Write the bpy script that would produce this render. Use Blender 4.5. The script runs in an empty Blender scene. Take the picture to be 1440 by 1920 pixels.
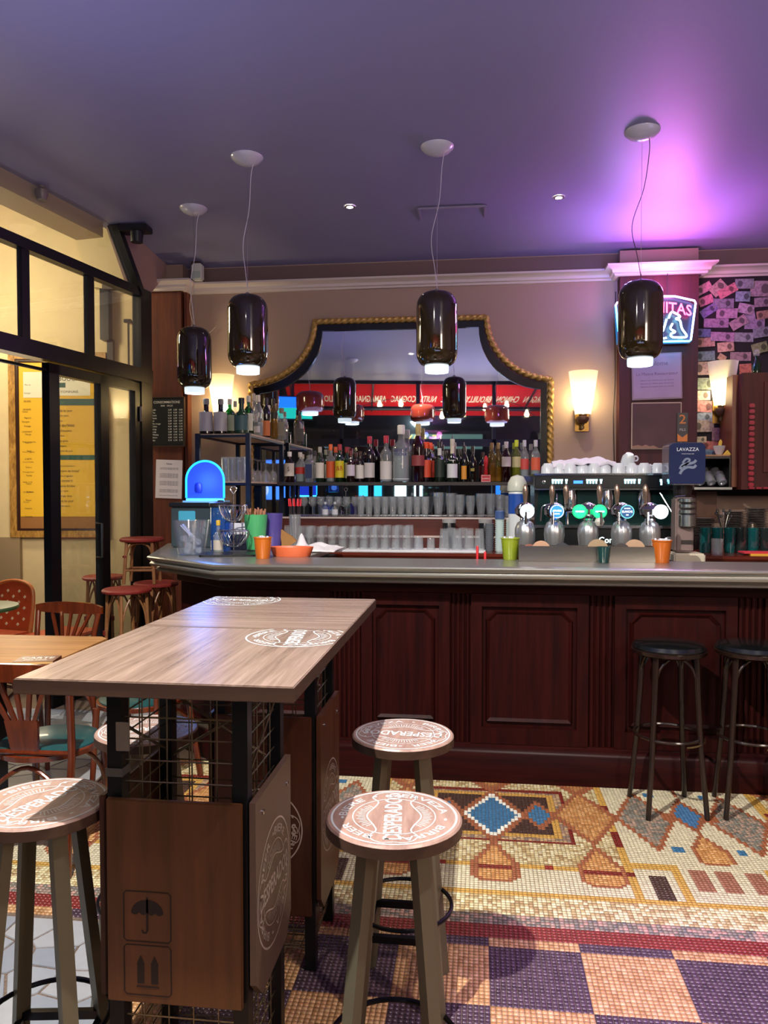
import bpy, bmesh, math, random
import numpy as np
from math import sin, cos, pi, radians, atan2, sqrt
from mathutils import Vector, Matrix
random.seed(7)
S = bpy.context.scene
COL = S.collection

# ---------------------------------------------------------------- camera
FP = 1440.0; YAW = radians(6.93); PIT = radians(-1.67); EYE = 1.5
cam = bpy.data.cameras.new('camera'); cam_o = bpy.data.objects.new('camera', cam); COL.objects.link(cam_o)
cam.sensor_fit = 'HORIZONTAL'; cam.sensor_width = 36; cam.lens = 36.0 * FP / 1440.0; cam.clip_start = 0.02
cam_o.location = (0, 0, EYE); cam_o.rotation_euler = (radians(90) + PIT, 0, YAW)
S.camera = cam_o
_f = Vector((-sin(YAW)*cos(PIT), cos(YAW)*cos(PIT), sin(PIT))); _r = Vector((cos(YAW), sin(YAW), 0)); _u = _r.cross(_f)
def ray(px, py): return _f*FP + _r*(px-720) + _u*(960-py)
def at(px, py, y):                      # point of the picture on the plane Y = y
    r = ray(px, py); t = y/r.y; return Vector((r.x*t, y, EYE + r.z*t))
def atz(px, py, z):                     # point of the picture on the plane Z = z
    r = ray(px, py); t = (z-EYE)/r.z; return Vector((r.x*t, r.y*t, z))

# ---------------------------------------------------------------- world, exposure, big lights
w = bpy.data.worlds.new('night'); S.world = w; w.use_nodes = True
w.node_tree.nodes['Background'].inputs[0].default_value = (0.10, 0.12, 0.22, 1); w.node_tree.nodes['Background'].inputs[1].default_value = 0.10
S.view_settings.view_transform = 'Standard'; S.view_settings.look = 'None'; S.view_settings.gamma = 1.0
S.view_settings.exposure = 0.12; S.view_settings.use_curve_mapping = False
def light(name, kind, loc, col, power, size=0.1, aim=None, **k):
    l = bpy.data.lights.new(name, kind); o = bpy.data.objects.new(name, l); COL.objects.link(o)
    l.energy = power; l.color = col; o.location = loc
    if kind == 'AREA':
        l.shape = k.get('shape', 'SQUARE'); l.size = size
        if 'size_y' in k: l.shape = 'RECTANGLE'; l.size_y = k['size_y']
    else: l.shadow_soft_size = size
    if kind == 'SPOT': l.spot_size = k.get('cone', 1.5); l.spot_blend = k.get('blend', 0.4)
    if aim is not None: o.rotation_euler = (Vector(aim)-Vector(loc)).to_track_quat('-Z', 'Y').to_euler()
    return o
ZC = 3.55                                # ceiling height
light('ceiling_spot_light', 'SPOT', (-1.0, 1.22, 3.50), (1.0, 0.94, 0.86), 760, 0.02, (-0.3, 2.3, 0), cone=2.1, blend=0.6)
light('ceiling_spot_light', 'SPOT', (1.2, 1.0, 3.50), (1.0, 0.86, 0.72), 190, 0.05, (0.9, 2.6, 0), cone=1.9, blend=0.8)
light('violet_floor_fill', 'SPOT', (1.5, 1.0, 3.5), (0.50, 0.26, 1.0), 650, 0.1, (0.80, 2.05, 0), cone=.52, blend=.9)  # added violet spot standing in for the neon's reflection on the floor
light('blue_ceiling_fill', 'AREA', (0.3, 0.2, 1.9), (0.52, 0.58, 1.0), 75, 2.2, (0.3, 0.201, 3.5))  # first of three unseen uplights added to brighten the ceiling
light('blue_ceiling_fill', 'AREA', (-1.9, 2.6, 2.35), (0.50, 0.52, 1.0), 12, 1.2, (-1.9, 2.601, 3.5))
light('blue_ceiling_fill', 'AREA', (2.5, 3.4, 2.35), (0.55, 0.45, 1.0), 14, 1.2, (2.5, 3.401, 3.5))
light('warm_room_fill', 'AREA', (2.9, -1.0, 3.1), (1.0, 0.84, 0.72), 125, 1.4, (-0.8, 6.4, 2.9))  # warm area fill added inside the room to lift the back wall
light('terrace_light', 'POINT', (-4.3, 5.6, 3.3), (1.0, 0.82, 0.52), 150, 0.25)
light('terrace_light', 'POINT', (-3.75, 5.9, 1.5), (1.0, 0.84, 0.60), 26, 0.25)  # extra point added low outside to brighten the right part of the wall

# ---------------------------------------------------------------- materials
def lin(h):
    h = h.lstrip('#'); c = [int(h[i:i+2], 16)/255 for i in (0, 2, 4)]
    return tuple(x/12.92 if x <= .04045 else ((x+.055)/1.055)**2.4 for x in c) + (1,)
_m = {}
def P(h, rough=.5, metal=0, name='paint', trans=0, bump=0, scale=30, coat=0, spec=.5, var=0):
    k = (h, rough, metal, name, trans, bump, scale, coat, spec, var)
    if k in _m: return _m[k]
    m = bpy.data.materials.new(name); m.use_nodes = True; nt = m.node_tree; b = nt.nodes['Principled BSDF']
    b.inputs['Base Color'].default_value = lin(h); b.inputs['Roughness'].default_value = rough; b.inputs['Metallic'].default_value = metal
    b.inputs['Transmission Weight'].default_value = trans; b.inputs['Coat Weight'].default_value = coat; b.inputs['Specular IOR Level'].default_value = spec
    if bump or var:
        tc = nt.nodes.new('ShaderNodeTexCoord'); n = nt.nodes.new('ShaderNodeTexNoise'); n.inputs['Scale'].default_value = scale; n.inputs['Detail'].default_value = 4
        nt.links.new(tc.outputs['Object'], n.inputs['Vector'])
        if bump:
            bp = nt.nodes.new('ShaderNodeBump'); bp.inputs['Strength'].default_value = bump; bp.inputs['Distance'].default_value = .01
            nt.links.new(n.outputs[0], bp.inputs['Height']); nt.links.new(bp.outputs[0], b.inputs['Normal'])
        if var:
            mx = nt.nodes.new('ShaderNodeMix'); mx.data_type = 'RGBA'; c = lin(h)
            mx.inputs[6].default_value = tuple(x*(1-var) for x in c[:3])+(1,); mx.inputs[7].default_value = tuple(min(1, x*(1+var)) for x in c[:3])+(1,)
            nt.links.new(n.outputs[0], mx.inputs[0]); nt.links.new(mx.outputs[2], b.inputs['Base Color'])
    _m[k] = m; return m
def E_(h, s, name='glow'):
    k = (h, s, name)
    if k in _m: return _m[k]
    m = bpy.data.materials.new(name); m.use_nodes = True; b = m.node_tree.nodes['Principled BSDF']
    b.inputs['Base Color'].default_value = lin(h); b.inputs['Emission Color'].default_value = lin(h); b.inputs['Emission Strength'].default_value = s
    _m[k] = m; return m
def G(h='ffffff', dens=.06, rough=.03, edge=.55, name='clear_glass', milk='dfe6ea'):    # thin-walled glass
    k = (h, dens, rough, edge, name, milk)
    if k in _m: return _m[k]
    m = bpy.data.materials.new(name); m.use_nodes = True; nt = m.node_tree; N = nt.nodes; L = nt.links
    out = N['Material Output']; N.remove(N['Principled BSDF'])
    tr = N.new('ShaderNodeBsdfTransparent'); tr.inputs[0].default_value = lin(h)
    gl = N.new('ShaderNodeBsdfGlossy'); gl.inputs['Roughness'].default_value = rough
    df = N.new('ShaderNodeBsdfDiffuse'); df.inputs[0].default_value = lin(milk)
    lw = N.new('ShaderNodeLayerWeight'); lw.inputs[0].default_value = .35
    mu = N.new('ShaderNodeMath'); mu.operation = 'MULTIPLY_ADD'; mu.inputs[1].default_value = edge; mu.inputs[2].default_value = .04
    L.new(lw.outputs['Facing'], mu.inputs[0])
    m1 = N.new('ShaderNodeMixShader'); m1.inputs[0].default_value = dens; L.new(tr.outputs[0], m1.inputs[1]); L.new(df.outputs[0], m1.inputs[2])
    m2 = N.new('ShaderNodeMixShader'); L.new(mu.outputs[0], m2.inputs[0]); L.new(m1.outputs[0], m2.inputs[1]); L.new(gl.outputs[0], m2.inputs[2])
    L.new(m2.outputs[0], out.inputs[0]); _m[k] = m; return m
def WOOD(a, b, rough=.35, sc=(1.5, 40, 40), name='wood', coat=0, bump=.08, lo=.35, hi=.65):
    k = (a, b, rough, sc, name, coat)
    if k in _m: return _m[k]
    m = bpy.data.materials.new(name); m.use_nodes = True; nt = m.node_tree; N = nt.nodes; L = nt.links; p = N['Principled BSDF']
    tc = N.new('ShaderNodeTexCoord'); mp = N.new('ShaderNodeMapping'); mp.inputs['Scale'].default_value = sc; L.new(tc.outputs['Object'], mp.inputs[0])
    n = N.new('ShaderNodeTexNoise'); n.inputs['Scale'].default_value = 1.0; n.inputs['Detail'].default_value = 6; n.inputs['Roughness'].default_value = .65; n.inputs['Distortion'].default_value = .4
    L.new(mp.outputs[0], n.inputs['Vector'])
    r = N.new('ShaderNodeValToRGB'); r.color_ramp.elements[0].color = lin(a); r.color_ramp.elements[1].color = lin(b)
    r.color_ramp.elements[0].position = lo; r.color_ramp.elements[1].position = hi
    L.new(n.outputs[0], r.inputs[0]); L.new(r.outputs[0], p.inputs['Base Color']); p.inputs['Roughness'].default_value = rough; p.inputs['Coat Weight'].default_value = coat
    bp = N.new('ShaderNodeBump'); bp.inputs['Strength'].default_value = bump; bp.inputs['Distance'].default_value = .004; L.new(n.outputs[0], bp.inputs['Height']); L.new(bp.outputs[0], p.inputs['Normal'])
    _m[k] = m; return m

# ---------------------------------------------------------------- mesh builder
class M:
    def __init__(s): s.v = []; s.f = []
    def add(s, vs, fs):
        o = len(s.v); s.v += [tuple(p) for p in vs]; s.f += [tuple(i+o for i in f) for f in fs]; return s
    def box(s, x0, x1, y0, y1, z0, z1, bv=0):
        if bv:
            bm = bmesh.new(); bmesh.ops.create_cube(bm, size=1)
            for q in bm.verts: q.co = Vector(((x0+x1)/2+q.co.x*(x1-x0), (y0+y1)/2+q.co.y*(y1-y0), (z0+z1)/2+q.co.z*(z1-z0)))
            bmesh.ops.bevel(bm, geom=bm.edges[:], offset=bv, segments=2, affect='EDGES')
            bm.verts.index_update(); s.add([q.co[:] for q in bm.verts], [[q.index for q in f.verts] for f in bm.faces]); bm.free(); return s
        return s.add([(x0,y0,z0),(x1,y0,z0),(x1,y1,z0),(x0,y1,z0),(x0,y0,z1),(x1,y0,z1),(x1,y1,z1),(x0,y1,z1)],
                     [(0,3,2,1),(4,5,6,7),(0,1,5,4),(1,2,6,5),(2,3,7,6),(3,0,4,7)])
    def beam(s, p, q, w, h=None, up=(0,0,1), w2=None):        # square bar from p to q
        p = Vector(p); q = Vector(q); h = h or w; d = (q-p).normalized(); a = d.cross(Vector(up))
        if a.length < 1e-4: a = d.cross(Vector((1,0,0)))
        a.normalize(); b = a.cross(d); k = (w2 or w)/w
        vs = [p+a*w/2*i+b*h/2*j for i, j in ((-1,-1),(1,-1),(1,1),(-1,1))]+[q+a*w/2*i*k+b*h/2*j*k for i, j in ((-1,-1),(1,-1),(1,1),(-1,1))]
        return s.add(vs, [(0,1,2,3),(7,6,5,4),(0,4,5,1),(1,5,6,2),(2,6,7,3),(3,7,4,0)])
    def tube(s, pts, r, n=8, closed=False, cap=True, r2=None):
        pts = [Vector(p) for p in pts]; k = len(pts); rings = []; prev = None
        for i, p in enumerate(pts):
            t = (pts[(i+1) % k]-pts[i-1]) if closed else (pts[min(i+1, k-1)]-pts[max(i-1, 0)])
            t.normalize()
            if prev is None:
                a = t.cross(Vector((0,0,1)));
                if a.length < .05: a = t.cross(Vector((1,0,0)))
            else: a = prev - t*prev.dot(t)
            a.normalize(); prev = a; b = t.cross(a); rr = r if r2 is None else r+(r2-r)*i/(k-1)
            if callable(r): rr = r(i)
            rings.append([p+a*rr*cos(2*pi*j/n)+b*rr*sin(2*pi*j/n) for j in range(n)])
        vs = [q for g in rings for q in g]; fs = []
        for i in range(k if closed else k-1):
            for j in range(n):
                j2 = (j+1) % n; i2 = (i+1) % k; fs.append((i*n+j, i*n+j2, i2*n+j2, i2*n+j))
        if cap and not closed: fs += [tuple(range(n-1, -1, -1)), tuple((k-1)*n+j for j in range(n))]
        return s.add(vs, fs)
    def lathe(s, prof, c=(0,0,0), n=24, cap=True, flute=0, nf=0):
        vs = []; fs = []
        for r, z in prof:
            for j in range(n):
                a = 2*pi*j/n; rr = r*(1+(flute*abs(cos(a*nf/2)) if nf else 0)); vs.append((c[0]+rr*cos(a), c[1]+rr*sin(a), c[2]+z))
        for i in range(len(prof)-1):
            for j in range(n): j2 = (j+1) % n; fs.append((i*n+j, i*n+j2, (i+1)*n+j2, (i+1)*n+j))
        if cap:
            if prof[0][0] > 1e-5: fs.append(tuple(range(n-1, -1, -1)))
            if prof[-1][0] > 1e-5: fs.append(tuple((len(prof)-1)*n+j for j in range(n)))
        return s.add(vs, fs)
    def prism(s, poly, fn, d0, d1):            # fn(u, v, d) -> point
        n = len(poly); vs = [fn(u, v, d0) for u, v in poly]+[fn(u, v, d1) for u, v in poly]
        fs = [tuple(range(n-1, -1, -1)), tuple(range(n, 2*n))]+[(i, (i+1) % n, n+(i+1) % n, n+i) for i in range(n)]
        return s.add(vs, fs)
    def move(s, fn): s.v = [tuple(fn(Vector(p))) for p in s.v]; return s
    def build(s, name, mat, parent=None, loc=None, smooth=True, kind=None):
        me = bpy.data.meshes.new(name); me.from_pydata([tuple(p) for p in s.v], [], s.f)
        bm = bmesh.new(); bm.from_mesh(me); bmesh.ops.remove_doubles(bm, verts=bm.verts, dist=1e-6); bmesh.ops.recalc_face_normals(bm, faces=bm.faces); bm.to_mesh(me); bm.free()
        if smooth:
            me.polygons.foreach_set('use_smooth', [True]*len(me.polygons)); me.set_sharp_from_angle(angle=radians(38))
        if mat: me.materials.append(mat)
        o = bpy.data.objects.new(name, me); COL.objects.link(o)
        if parent: o.parent = parent
        if loc is not None: o.location = loc
        if kind: o['kind'] = kind
        return o
def thing(name, label, cat, loc=(0,0,0), rz=0, group=None):
    o = bpy.data.objects.new(name, None); o.empty_display_size = .1; COL.objects.link(o); o.location = loc; o.rotation_euler = (0, 0, rz)
    return tag(o, label, cat, group)
def tag(o, label, cat, group=None):
    o['label'] = label; o['category'] = cat
    if group: o['group'] = group
    return o
def struct(name, m, mat, parent=None, **k): return m.build(name, mat, parent, kind='structure', **k)
def dup(root, loc, rz=0, label=None, group=None):
    r = root.copy(); COL.objects.link(r); r.location = loc; r.rotation_euler = (0, 0, rz)
    if label: r['label'] = label
    if group: r['group'] = group
    for ch in list(root.children):
        c = ch.copy(); COL.objects.link(c); c.parent = r
        for g in ch.children: d = g.copy(); COL.objects.link(d); d.parent = c
    return r
_fc = {}
def text2d(txt, size=1, bold=0, sx=1, align='CENTER', sp=1):       # flat triangles of a line of lettering
    k = (txt, bold, align, sp)
    if k not in _fc:
        cu = bpy.data.curves.new('t', 'FONT'); cu.body = txt; cu.align_x = align; cu.align_y = 'CENTER'; cu.offset = bold; cu.resolution_u = 2; cu.space_character = sp
        o = bpy.data.objects.new('t', cu); me = bpy.data.meshes.new_from_object(o)
        _fc[k] = ([v.co[:2] for v in me.vertices], [tuple(p.vertices) for p in me.polygons]); bpy.data.meshes.remove(me); bpy.data.objects.remove(o)
    v, f = _fc[k]; return [(x*size*sx, y*size) for x, y in v], f
def put(m, tx, fn):                            # add 2D lettering through fn(u, v) -> point
    m.add([fn(u, v) for u, v in tx[0]], tx[1]); return m
def ring2d(r0, r1, n=64, a0=0, a1=2*pi):
    v = []; f = []
    for i in range(n+1):
        a = a0+(a1-a0)*i/n; v += [(r0*cos(a), r0*sin(a)), (r1*cos(a), r1*sin(a))]
    for i in range(n): f.append((2*i, 2*i+1, 2*i+3, 2*i+2))
    return v, f
def stroke2d(pts, w, closed=False):
    v = []; f = []; k = len(pts); P_ = [Vector(p) for p in pts]
    for i in range(k):
        t = (P_[(i+1) % k]-P_[i-1]) if closed else (P_[min(i+1, k-1)]-P_[max(i-1, 0)])
        t.normalize(); n = Vector((-t.y, t.x))*w/2; v += [tuple(P_[i]+n), tuple(P_[i]-n)]
    for i in range(k if closed else k-1): a = 2*i; b = 2*((i+1) % k); f.append((a, a+1, b+1, b))
    return v, f
def spline(pts, n=8, closed=False):
    P_ = [Vector(p) for p in pts]; k = len(P_); out = []
    for i in range(k if closed else k-1):
        p1, p2 = P_[i], P_[(i+1) % k]; p0 = P_[i-1] if (closed or i > 0) else p1; p3 = P_[(i+2) % k] if (closed or i+2 < k) else p2
        for j in range(n):
            t = j/n; out.append(.5*((2*p1)+(p2-p0)*t+(2*p0-5*p1+4*p2-p3)*t*t+(3*p1-p0-3*p2+p3)*t**3))
    if not closed: out.append(P_[-1])
    return out

# ================================================================ SETTING
YB = 6.45                                  # back wall
A = radians(9.33); WD = Vector((sin(A), cos(A), 0)); WC = Vector((-2.73, 6.0, 0)); WN = Vector((-cos(A), sin(A), 0))   # left glass wall: direction, corner, outward
def wl(s, z, o=0): return WC - WD*s + Vector((0, 0, z)) + WN*o           # s metres from the corner towards the street
FS = Vector((-4.02, -1.25, 0)); FD = Vector((cos(A), -sin(A), 0)); FN = Vector((-sin(A), -cos(A), 0))                    # street facade
def fl(s, z, o=0): return FS + FD*s + Vector((0, 0, z)) + FN*o
paint_wall = P('a48a78', .55, name='beige_wall_paint', bump=.05, scale=60)
paint_ceil = P('827f9c', .50, name='satin_mauve_ceiling_paint', bump=.012, scale=3, spec=.4)
mahog = WOOD('1a0505', '2d0a08', .46, (30, 30, 1.6), 'dark_mahogany', coat=0)
mahog_h = WOOD('1a0505', '2d0a08', .42, (1.6, 30, 30), 'dark_mahogany_across', coat=0)
for q_ in (mahog, mahog_h): q_.node_tree.nodes['Principled BSDF'].inputs['Specular IOR Level'].default_value = .12
pil_wood = WOOD('360d14', '4c141c', .62, (25, 25, 1.5), 'wine_stained_wood')
warm_wood = WOOD('5a2c1a', '7a4026', .4, (25, 25, 1.5), 'warm_brown_wood')
black_met = P('0c0c10', .35, name='black_painted_steel', bump=.02)
white_plast = P('d8d4cc', .45, name='white_paint')

# floor slab
fm = M().box(-4.6, 3.4, -2.0, 6.6, -.12, -.0035)
def slab_mat():
    m = bpy.data.materials.new('floor_grout_and_checks'); m.use_nodes = True; nt = m.node_tree; N = nt.nodes; p = N['Principled BSDF']
    tc = N.new('ShaderNodeTexCoord'); mp = N.new('ShaderNodeMapping'); mp.inputs['Scale'].default_value = (60.98, 60.98, 60.98)
    ck = N.new('ShaderNodeTexBrick'); ck.offset = 0; ck.inputs['Scale'].default_value = 1; ck.inputs['Mortar Size'].default_value = .05; ck.inputs['Brick Width'].default_value = 1; ck.inputs['Row Height'].default_value = 1
    ck.inputs['Color1'].default_value = lin('6b5a50'); ck.inputs['Color2'].default_value = lin('7a6a5c'); ck.inputs['Mortar'].default_value = lin('3a302b')
    nt.links.new(tc.outputs['Object'], mp.inputs[0]); nt.links.new(mp.outputs[0], ck.inputs[0]); nt.links.new(ck.outputs[0], p.inputs['Base Color']); p.inputs['Roughness'].default_value = .45
    return m
floor = struct('floor', fm, slab_mat(), smooth=False)

# mosaic: tile colours are the colours of the fired clay, one per tile
PT = .0164; XC = .075
def mosaic():
    xs = np.arange(XC-PT*123, 2.12, PT)+PT/2; ys = np.arange(.95, 4.05, PT)+PT/2
    X, Y = np.meshgrid(xs, ys); X = X.ravel(); Y = Y.ravel(); keep = ~((X < -1.0) & (Y < 2.50)); X = X[keep]; Y = Y[keep]
    rng = np.random.default_rng(3); R = rng.random(len(X)); R2 = rng.random(len(X))
    c3 = lambda h: np.array(lin(h)[:3])
    C = np.zeros((len(X), 3))
    def put_(mask, h): C[mask] = c3(h)
    def mott(mask, cols, pr):
        e = np.cumsum(pr); prev = 0
        for h, b in zip(cols, e): C[mask & (R >= prev) & (R < b)] = c3(h); prev = b
    al = np.ones(len(X), bool)
    # checks
    ci = np.floor((X-.040)/.2952).astype(int); cj = np.floor((Y-2.21)/.2952).astype(int)
    dk = ((ci+cj) % 2 == 0)
    put_(al & ~dk, 'b98e62'); mott(~dk & (R2 < .35), ['c49c72', 'a97d52'], [.5, .5]); put_(dk, '4b3a46'); mott(dk & (R2 < .4), ['52404c', '43333e'], [.5, .5])
    # fold the carpet pattern: mirror about XC and about .965
    per = .965-XC; U = np.abs(((X-XC+per) % (2*per))-per)      # 0 at panel A centre, per at panel B centre
    rug = Y > 2.56
    put_(rug, 'c8bfa2'); put_(rug & (Y < 2.635), '7c2f2a')
    mott(rug & (Y > 2.635) & (Y < 2.70), ['7c7468', '9a8478', 'b08a7c', '6f6a64'], [.3, .25, .25, .2])
    mott(rug & (Y > 2.70) & (Y < 2.84), ['cbbf94', 'b09a6c', 'd8cfa6', 'a58a62'], [.35, .25, .25, .15])
    put_(rug & (Y > 2.84) & (Y < 2.875), 'bd9448')
    A_ = U < .535
    mott(A_ & (Y > 3.085), ['c2b48a', 'b39f72', '9c825a', 'cbc09c'], [.35, .25, .15, .25])
    put_(A_ & (Y > 3.05) & (Y < 3.085), 'bd9448')
    put_((U > .505) & (U < .545) & (Y > 2.84), 'bd9448')
    put_((U > .515) & (U < .54) & (((Y > 3.28) & (Y < 3.42)) | ((Y > 3.56) & (Y < 3.70)) | ((Y > 3.04) & (Y < 3.06))), '6d2018')
    # dark slab and yellow step beside panel A
    put_((U > .69) & (U < .725) & (Y > 2.86) & (Y < 3.14), 'bd9448'); put_((U > .545) & (U < .725) & (Y > 3.105) & (Y < 3.14), 'bd9448')
    put_((U > .59) & (U < .655) & (Y > 2.87) & (Y < 3.045), '47332b')
    # frame in panel A
    fr = lambda a, b0, b1, h: put_((U < a) & (Y > b0) & (Y < b1), h)
    fr(.345, 3.285, 3.845, '6d2018'); mott((U < .330) & (Y > 3.302) & (Y < 3.828), ['8f7462', 'a98a68', '7a685c', 'b79a72'], [.3, .3, .2, .2])
    fr(.297, 3.33, 3.80, 'b98f47'); fr(.265, 3.368, 3.765, '402b24')
    dia = lambda cu, cy, hu, hy: (np.abs(U-cu)/hu+np.abs(Y-cy)/hy)
    B1 = '94583a'
    # top triangles and chain
    tri = (Y > 3.84) & (U < (Y-3.80)*.62+.012); put_(tri, B1); mott((Y > 3.87) & (U < (Y-3.87)*.62), ['b07c4c', '9f6c40'], [.5, .5])
    put_((np.abs(U-.42) < (Y-3.80)*.62+.012) & (Y > 3.80), B1); mott((np.abs(U-.42) < (Y-3.86)*.62) & (Y > 3.86), ['b07c4c', '9f6c40'], [.5, .5])
    put_((np.abs(Y-3.555) < .035) & (U < .33), B1)
    put_(dia(0, 3.55, .165, .30) < 1, B1); put_(dia(0, 3.55, .135, .245) < 1, 'e2dfd2'); put_(dia(0, 3.55, .112, .205) < 1, '3a6b92')
    put_(dia(.21, 3.56, .085, .165) < 1, B1); put_(dia(.21, 3.56, .055, .115) < 1, '3d6d93')
    put_(dia(.42, 3.57, .155, .30) < 1, B1); mott(dia(.42, 3.57, .125, .25) < 1, ['b88550', 'a97545', 'c09260'], [.4, .35, .25])
    def drop(cu, y0, s=1):
        h = Y-y0; prof = np.where(h < .03*s, .045*s+h*1.2, np.where(h < .16*s, .092*s, .092*s-(h-.16*s)*.45)); prof = np.clip(prof, 0, .092*s)
        inb = (h > 0) & (h < .355*s) & (np.abs(U-cu) < prof); put_(inb, B1)
        inn = (h > .022*s) & (h < .30*s) & (np.abs(U-cu) < prof-.024*s); mott(inn, ['c08c54', 'b27c48', 'cc9c66'], [.4, .35, .25])
        return inn, h
    for cu in (0, .42):
        inn, h = drop(cu, 2.93); put_(inn & (h > .105) & (h < .13), '76291f')
    put_((np.abs(U-.21) < .017) & (Y > 3.05) & (Y < 3.085), '8c2a20')
    # panel B
    gb = lambda q: ['7c7a70', '6d6a60', '93806f', 'a58b7a']
    put_(dia(.685, 3.575, .135, .325) < 1, B1); mott(dia(.685, 3.575, .112, .275) < 1, gb(0), [.3, .25, .25, .2])
    put_((dia(per, 3.64, .085, .20) < 1) | ((np.abs(Y-3.62) < .04) & (U > .77)), B1); put_(dia(per, 3.64, .06, .145) < 1, '44709a')
    drop(per, 3.16, .82)
    put_((np.abs(U-(per-.13)) < .020) & (np.abs(Y-3.29) < .02), '3a6b92'); put_((np.abs(U-(per-.13)) < .020) & (np.abs(Y-3.86) < .02), '3a6b92')
    for q in (.0, .107): put_((np.abs(U-(per-q)) < .031) & (Y > 2.95) & (Y < 3.11), '966450')
    put_((U > per-.01) & (np.abs(Y-3.92) < .06), B1)
    C *= (0.88+.24*rng.random(len(X)))[:, None]
    n = len(X); h = PT/2
    t = h-.0014; b = h-.0006; off = np.array([(-1,-1),(1,-1),(1,1),(-1,1)])
    V = np.zeros((n, 8, 3)); jz = rng.random(n)*.0005
    for q in range(4):
        V[:, q, 0] = X+off[q, 0]*b; V[:, q, 1] = Y+off[q, 1]*b; V[:, q, 2] = -.004
        V[:, q+4, 0] = X+off[q, 0]*t; V[:, q+4, 1] = Y+off[q, 1]*t; V[:, q+4, 2] = -jz
    F = np.array([(4,5,6,7),(0,1,5,4),(1,2,6,5),(2,3,7,6),(3,0,4,7)])
    FF = (np.arange(n)[:, None, None]*8+F[None]).reshape(-1)
    me = bpy.data.meshes.new('mosaic_tiles'); me.vertices.add(n*8); me.vertices.foreach_set('co', V.reshape(-1)); me.loops.add(n*20); me.loops.foreach_set('vertex_index', FF.astype(np.int32))
    me.polygons.add(n*5); me.polygons.foreach_set('loop_start', np.arange(0, n*20, 4, dtype=np.int32)); me.polygons.foreach_set('loop_total', np.full(n*5, 4, dtype=np.int32))
    at_ = me.attributes.new('clay', 'FLOAT_COLOR', 'FACE'); cc = np.ones((n, 5, 4)); cc[:, :, :3] = C[:, None, :]; at_.data.foreach_set('color', cc.reshape(-1)); me.update(); me.validate()
    m = bpy.data.materials.new('mosaic_clay'); m.use_nodes = True; nt = m.node_tree; a = nt.nodes.new('ShaderNodeAttribute'); a.attribute_name = 'clay'; p = nt.nodes['Principled BSDF']
    nt.links.new(a.outputs['Color'], p.inputs['Base Color']); p.inputs['Roughness'].default_value = .30
    me.materials.append(m); o = bpy.data.objects.new('mosaic_tiles', me); COL.objects.link(o); o.parent = floor; o['kind'] = 'stuff'
mosaic()

# crazy paving, piece by piece
def clip(poly, p, n):
    out = []
    for i in range(len(poly)):
        a, b = poly[i], poly[(i+1) % len(poly)]; da = (a-p).dot(n); db = (b-p).dot(n)
        if da <= 0: out.append(a)
        if da*db < 0: out.append(a+(b-a)*(da/(da-db)))
    return out
pav_m = [P(h, .4, name='pale_broken_marble', var=.12, scale=25) for h in ('8e949c', '838a94', '9a9da2')]
def paving(x0, x1, y0, y1, sp):
    nx = int((x1-x0)/sp); ny = int((y1-y0)/sp); seeds = [Vector((x0+(i+.5+random.uniform(-.42, .42))*(x1-x0)/nx, y0+(j+.5+random.uniform(-.42, .42))*(y1-y0)/ny)) for i in range(nx) for j in range(ny)]
    for s in seeds:
        poly = [Vector((x0, y0)), Vector((x1, y0)), Vector((x1, y1)), Vector((x0, y1))]
        for t in seeds:
            d = t-s
            if 0 < d.length < sp*3.2: poly = clip(poly, s+d/2-d.normalized()*.0035, d)
            if len(poly) < 3: break
        if len(poly) < 3: continue
        c = sum(poly, Vector((0, 0)))/len(poly); m = M(); k = len(poly); z = random.uniform(-.0008, 0)
        vs = [(p.x-c.x, p.y-c.y, -.004) for p in poly]+[((p.x-c.x)*.97, (p.y-c.y)*.97, z) for p in poly]
        m.add(vs, [tuple(range(k, 2*k))]+[(i, (i+1) % k, k+(i+1) % k, k+i) for i in range(k)])
        m.build('paving_stone', random.choice(pav_m), floor, (c.x, c.y, 0), smooth=False)
paving(-3.25, -1.955, 2.2, 4.9, .145); paving(-1.95, -1.01, 1.25, 2.485, .125)

# ceiling, with a cove that dips to the back wall
cprof = [(-1.9, ZC), (5.55, ZC), (5.75, ZC-.01), (5.95, ZC-.035), (6.2, ZC-.085), (YB+.05, ZC-.15)]
cm = M()
for (ya, za), (yb, zb) in zip(cprof, cprof[1:]):
    cm.add([(-4.3, ya, za), (3.3, ya, za), (3.3, yb, zb), (-4.3, yb, zb), (-4.3, ya, ZC+.2), (3.3, ya, ZC+.2), (3.3, yb, ZC+.2), (-4.3, yb, ZC+.2)], [(0,1,2,3),(7,6,5,4),(0,3,7,4),(1,5,6,2)]+([(0,4,5,1)] if ya < -1 else [])+([(3,2,6,7)] if yb > YB else []))
# cut the ceiling back to the glass wall line
def ceil_clip():
    bm = bmesh.new(); me = bpy.data.meshes.new('ceiling'); me.from_pydata(cm.v, [], cm.f); bm.from_mesh(me); bmesh.ops.remove_doubles(bm, verts=bm.verts, dist=1e-5)
    g = bm.verts[:]+bm.edges[:]+bm.faces[:]; r = bmesh.ops.bisect_plane(bm, geom=g, plane_co=wl(0, 0, .12), plane_no=WN, clear_outer=True)
    g = bm.verts[:]+bm.edges[:]+bm.faces[:]; bmesh.ops.bisect_plane(bm, geom=g, plane_co=fl(0, 0, .1), plane_no=FN, clear_outer=True)
    for f in bm.faces: f.smooth = True
    bmesh.ops.recalc_face_normals(bm, faces=bm.faces)
    bm.to_mesh(me); bm.free(); me.set_sharp_from_angle(angle=radians(30)); me.materials.append(paint_ceil); o = bpy.data.objects.new('ceiling', me); COL.objects.link(o); o['kind'] = 'structure'
ceil_clip()
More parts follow.
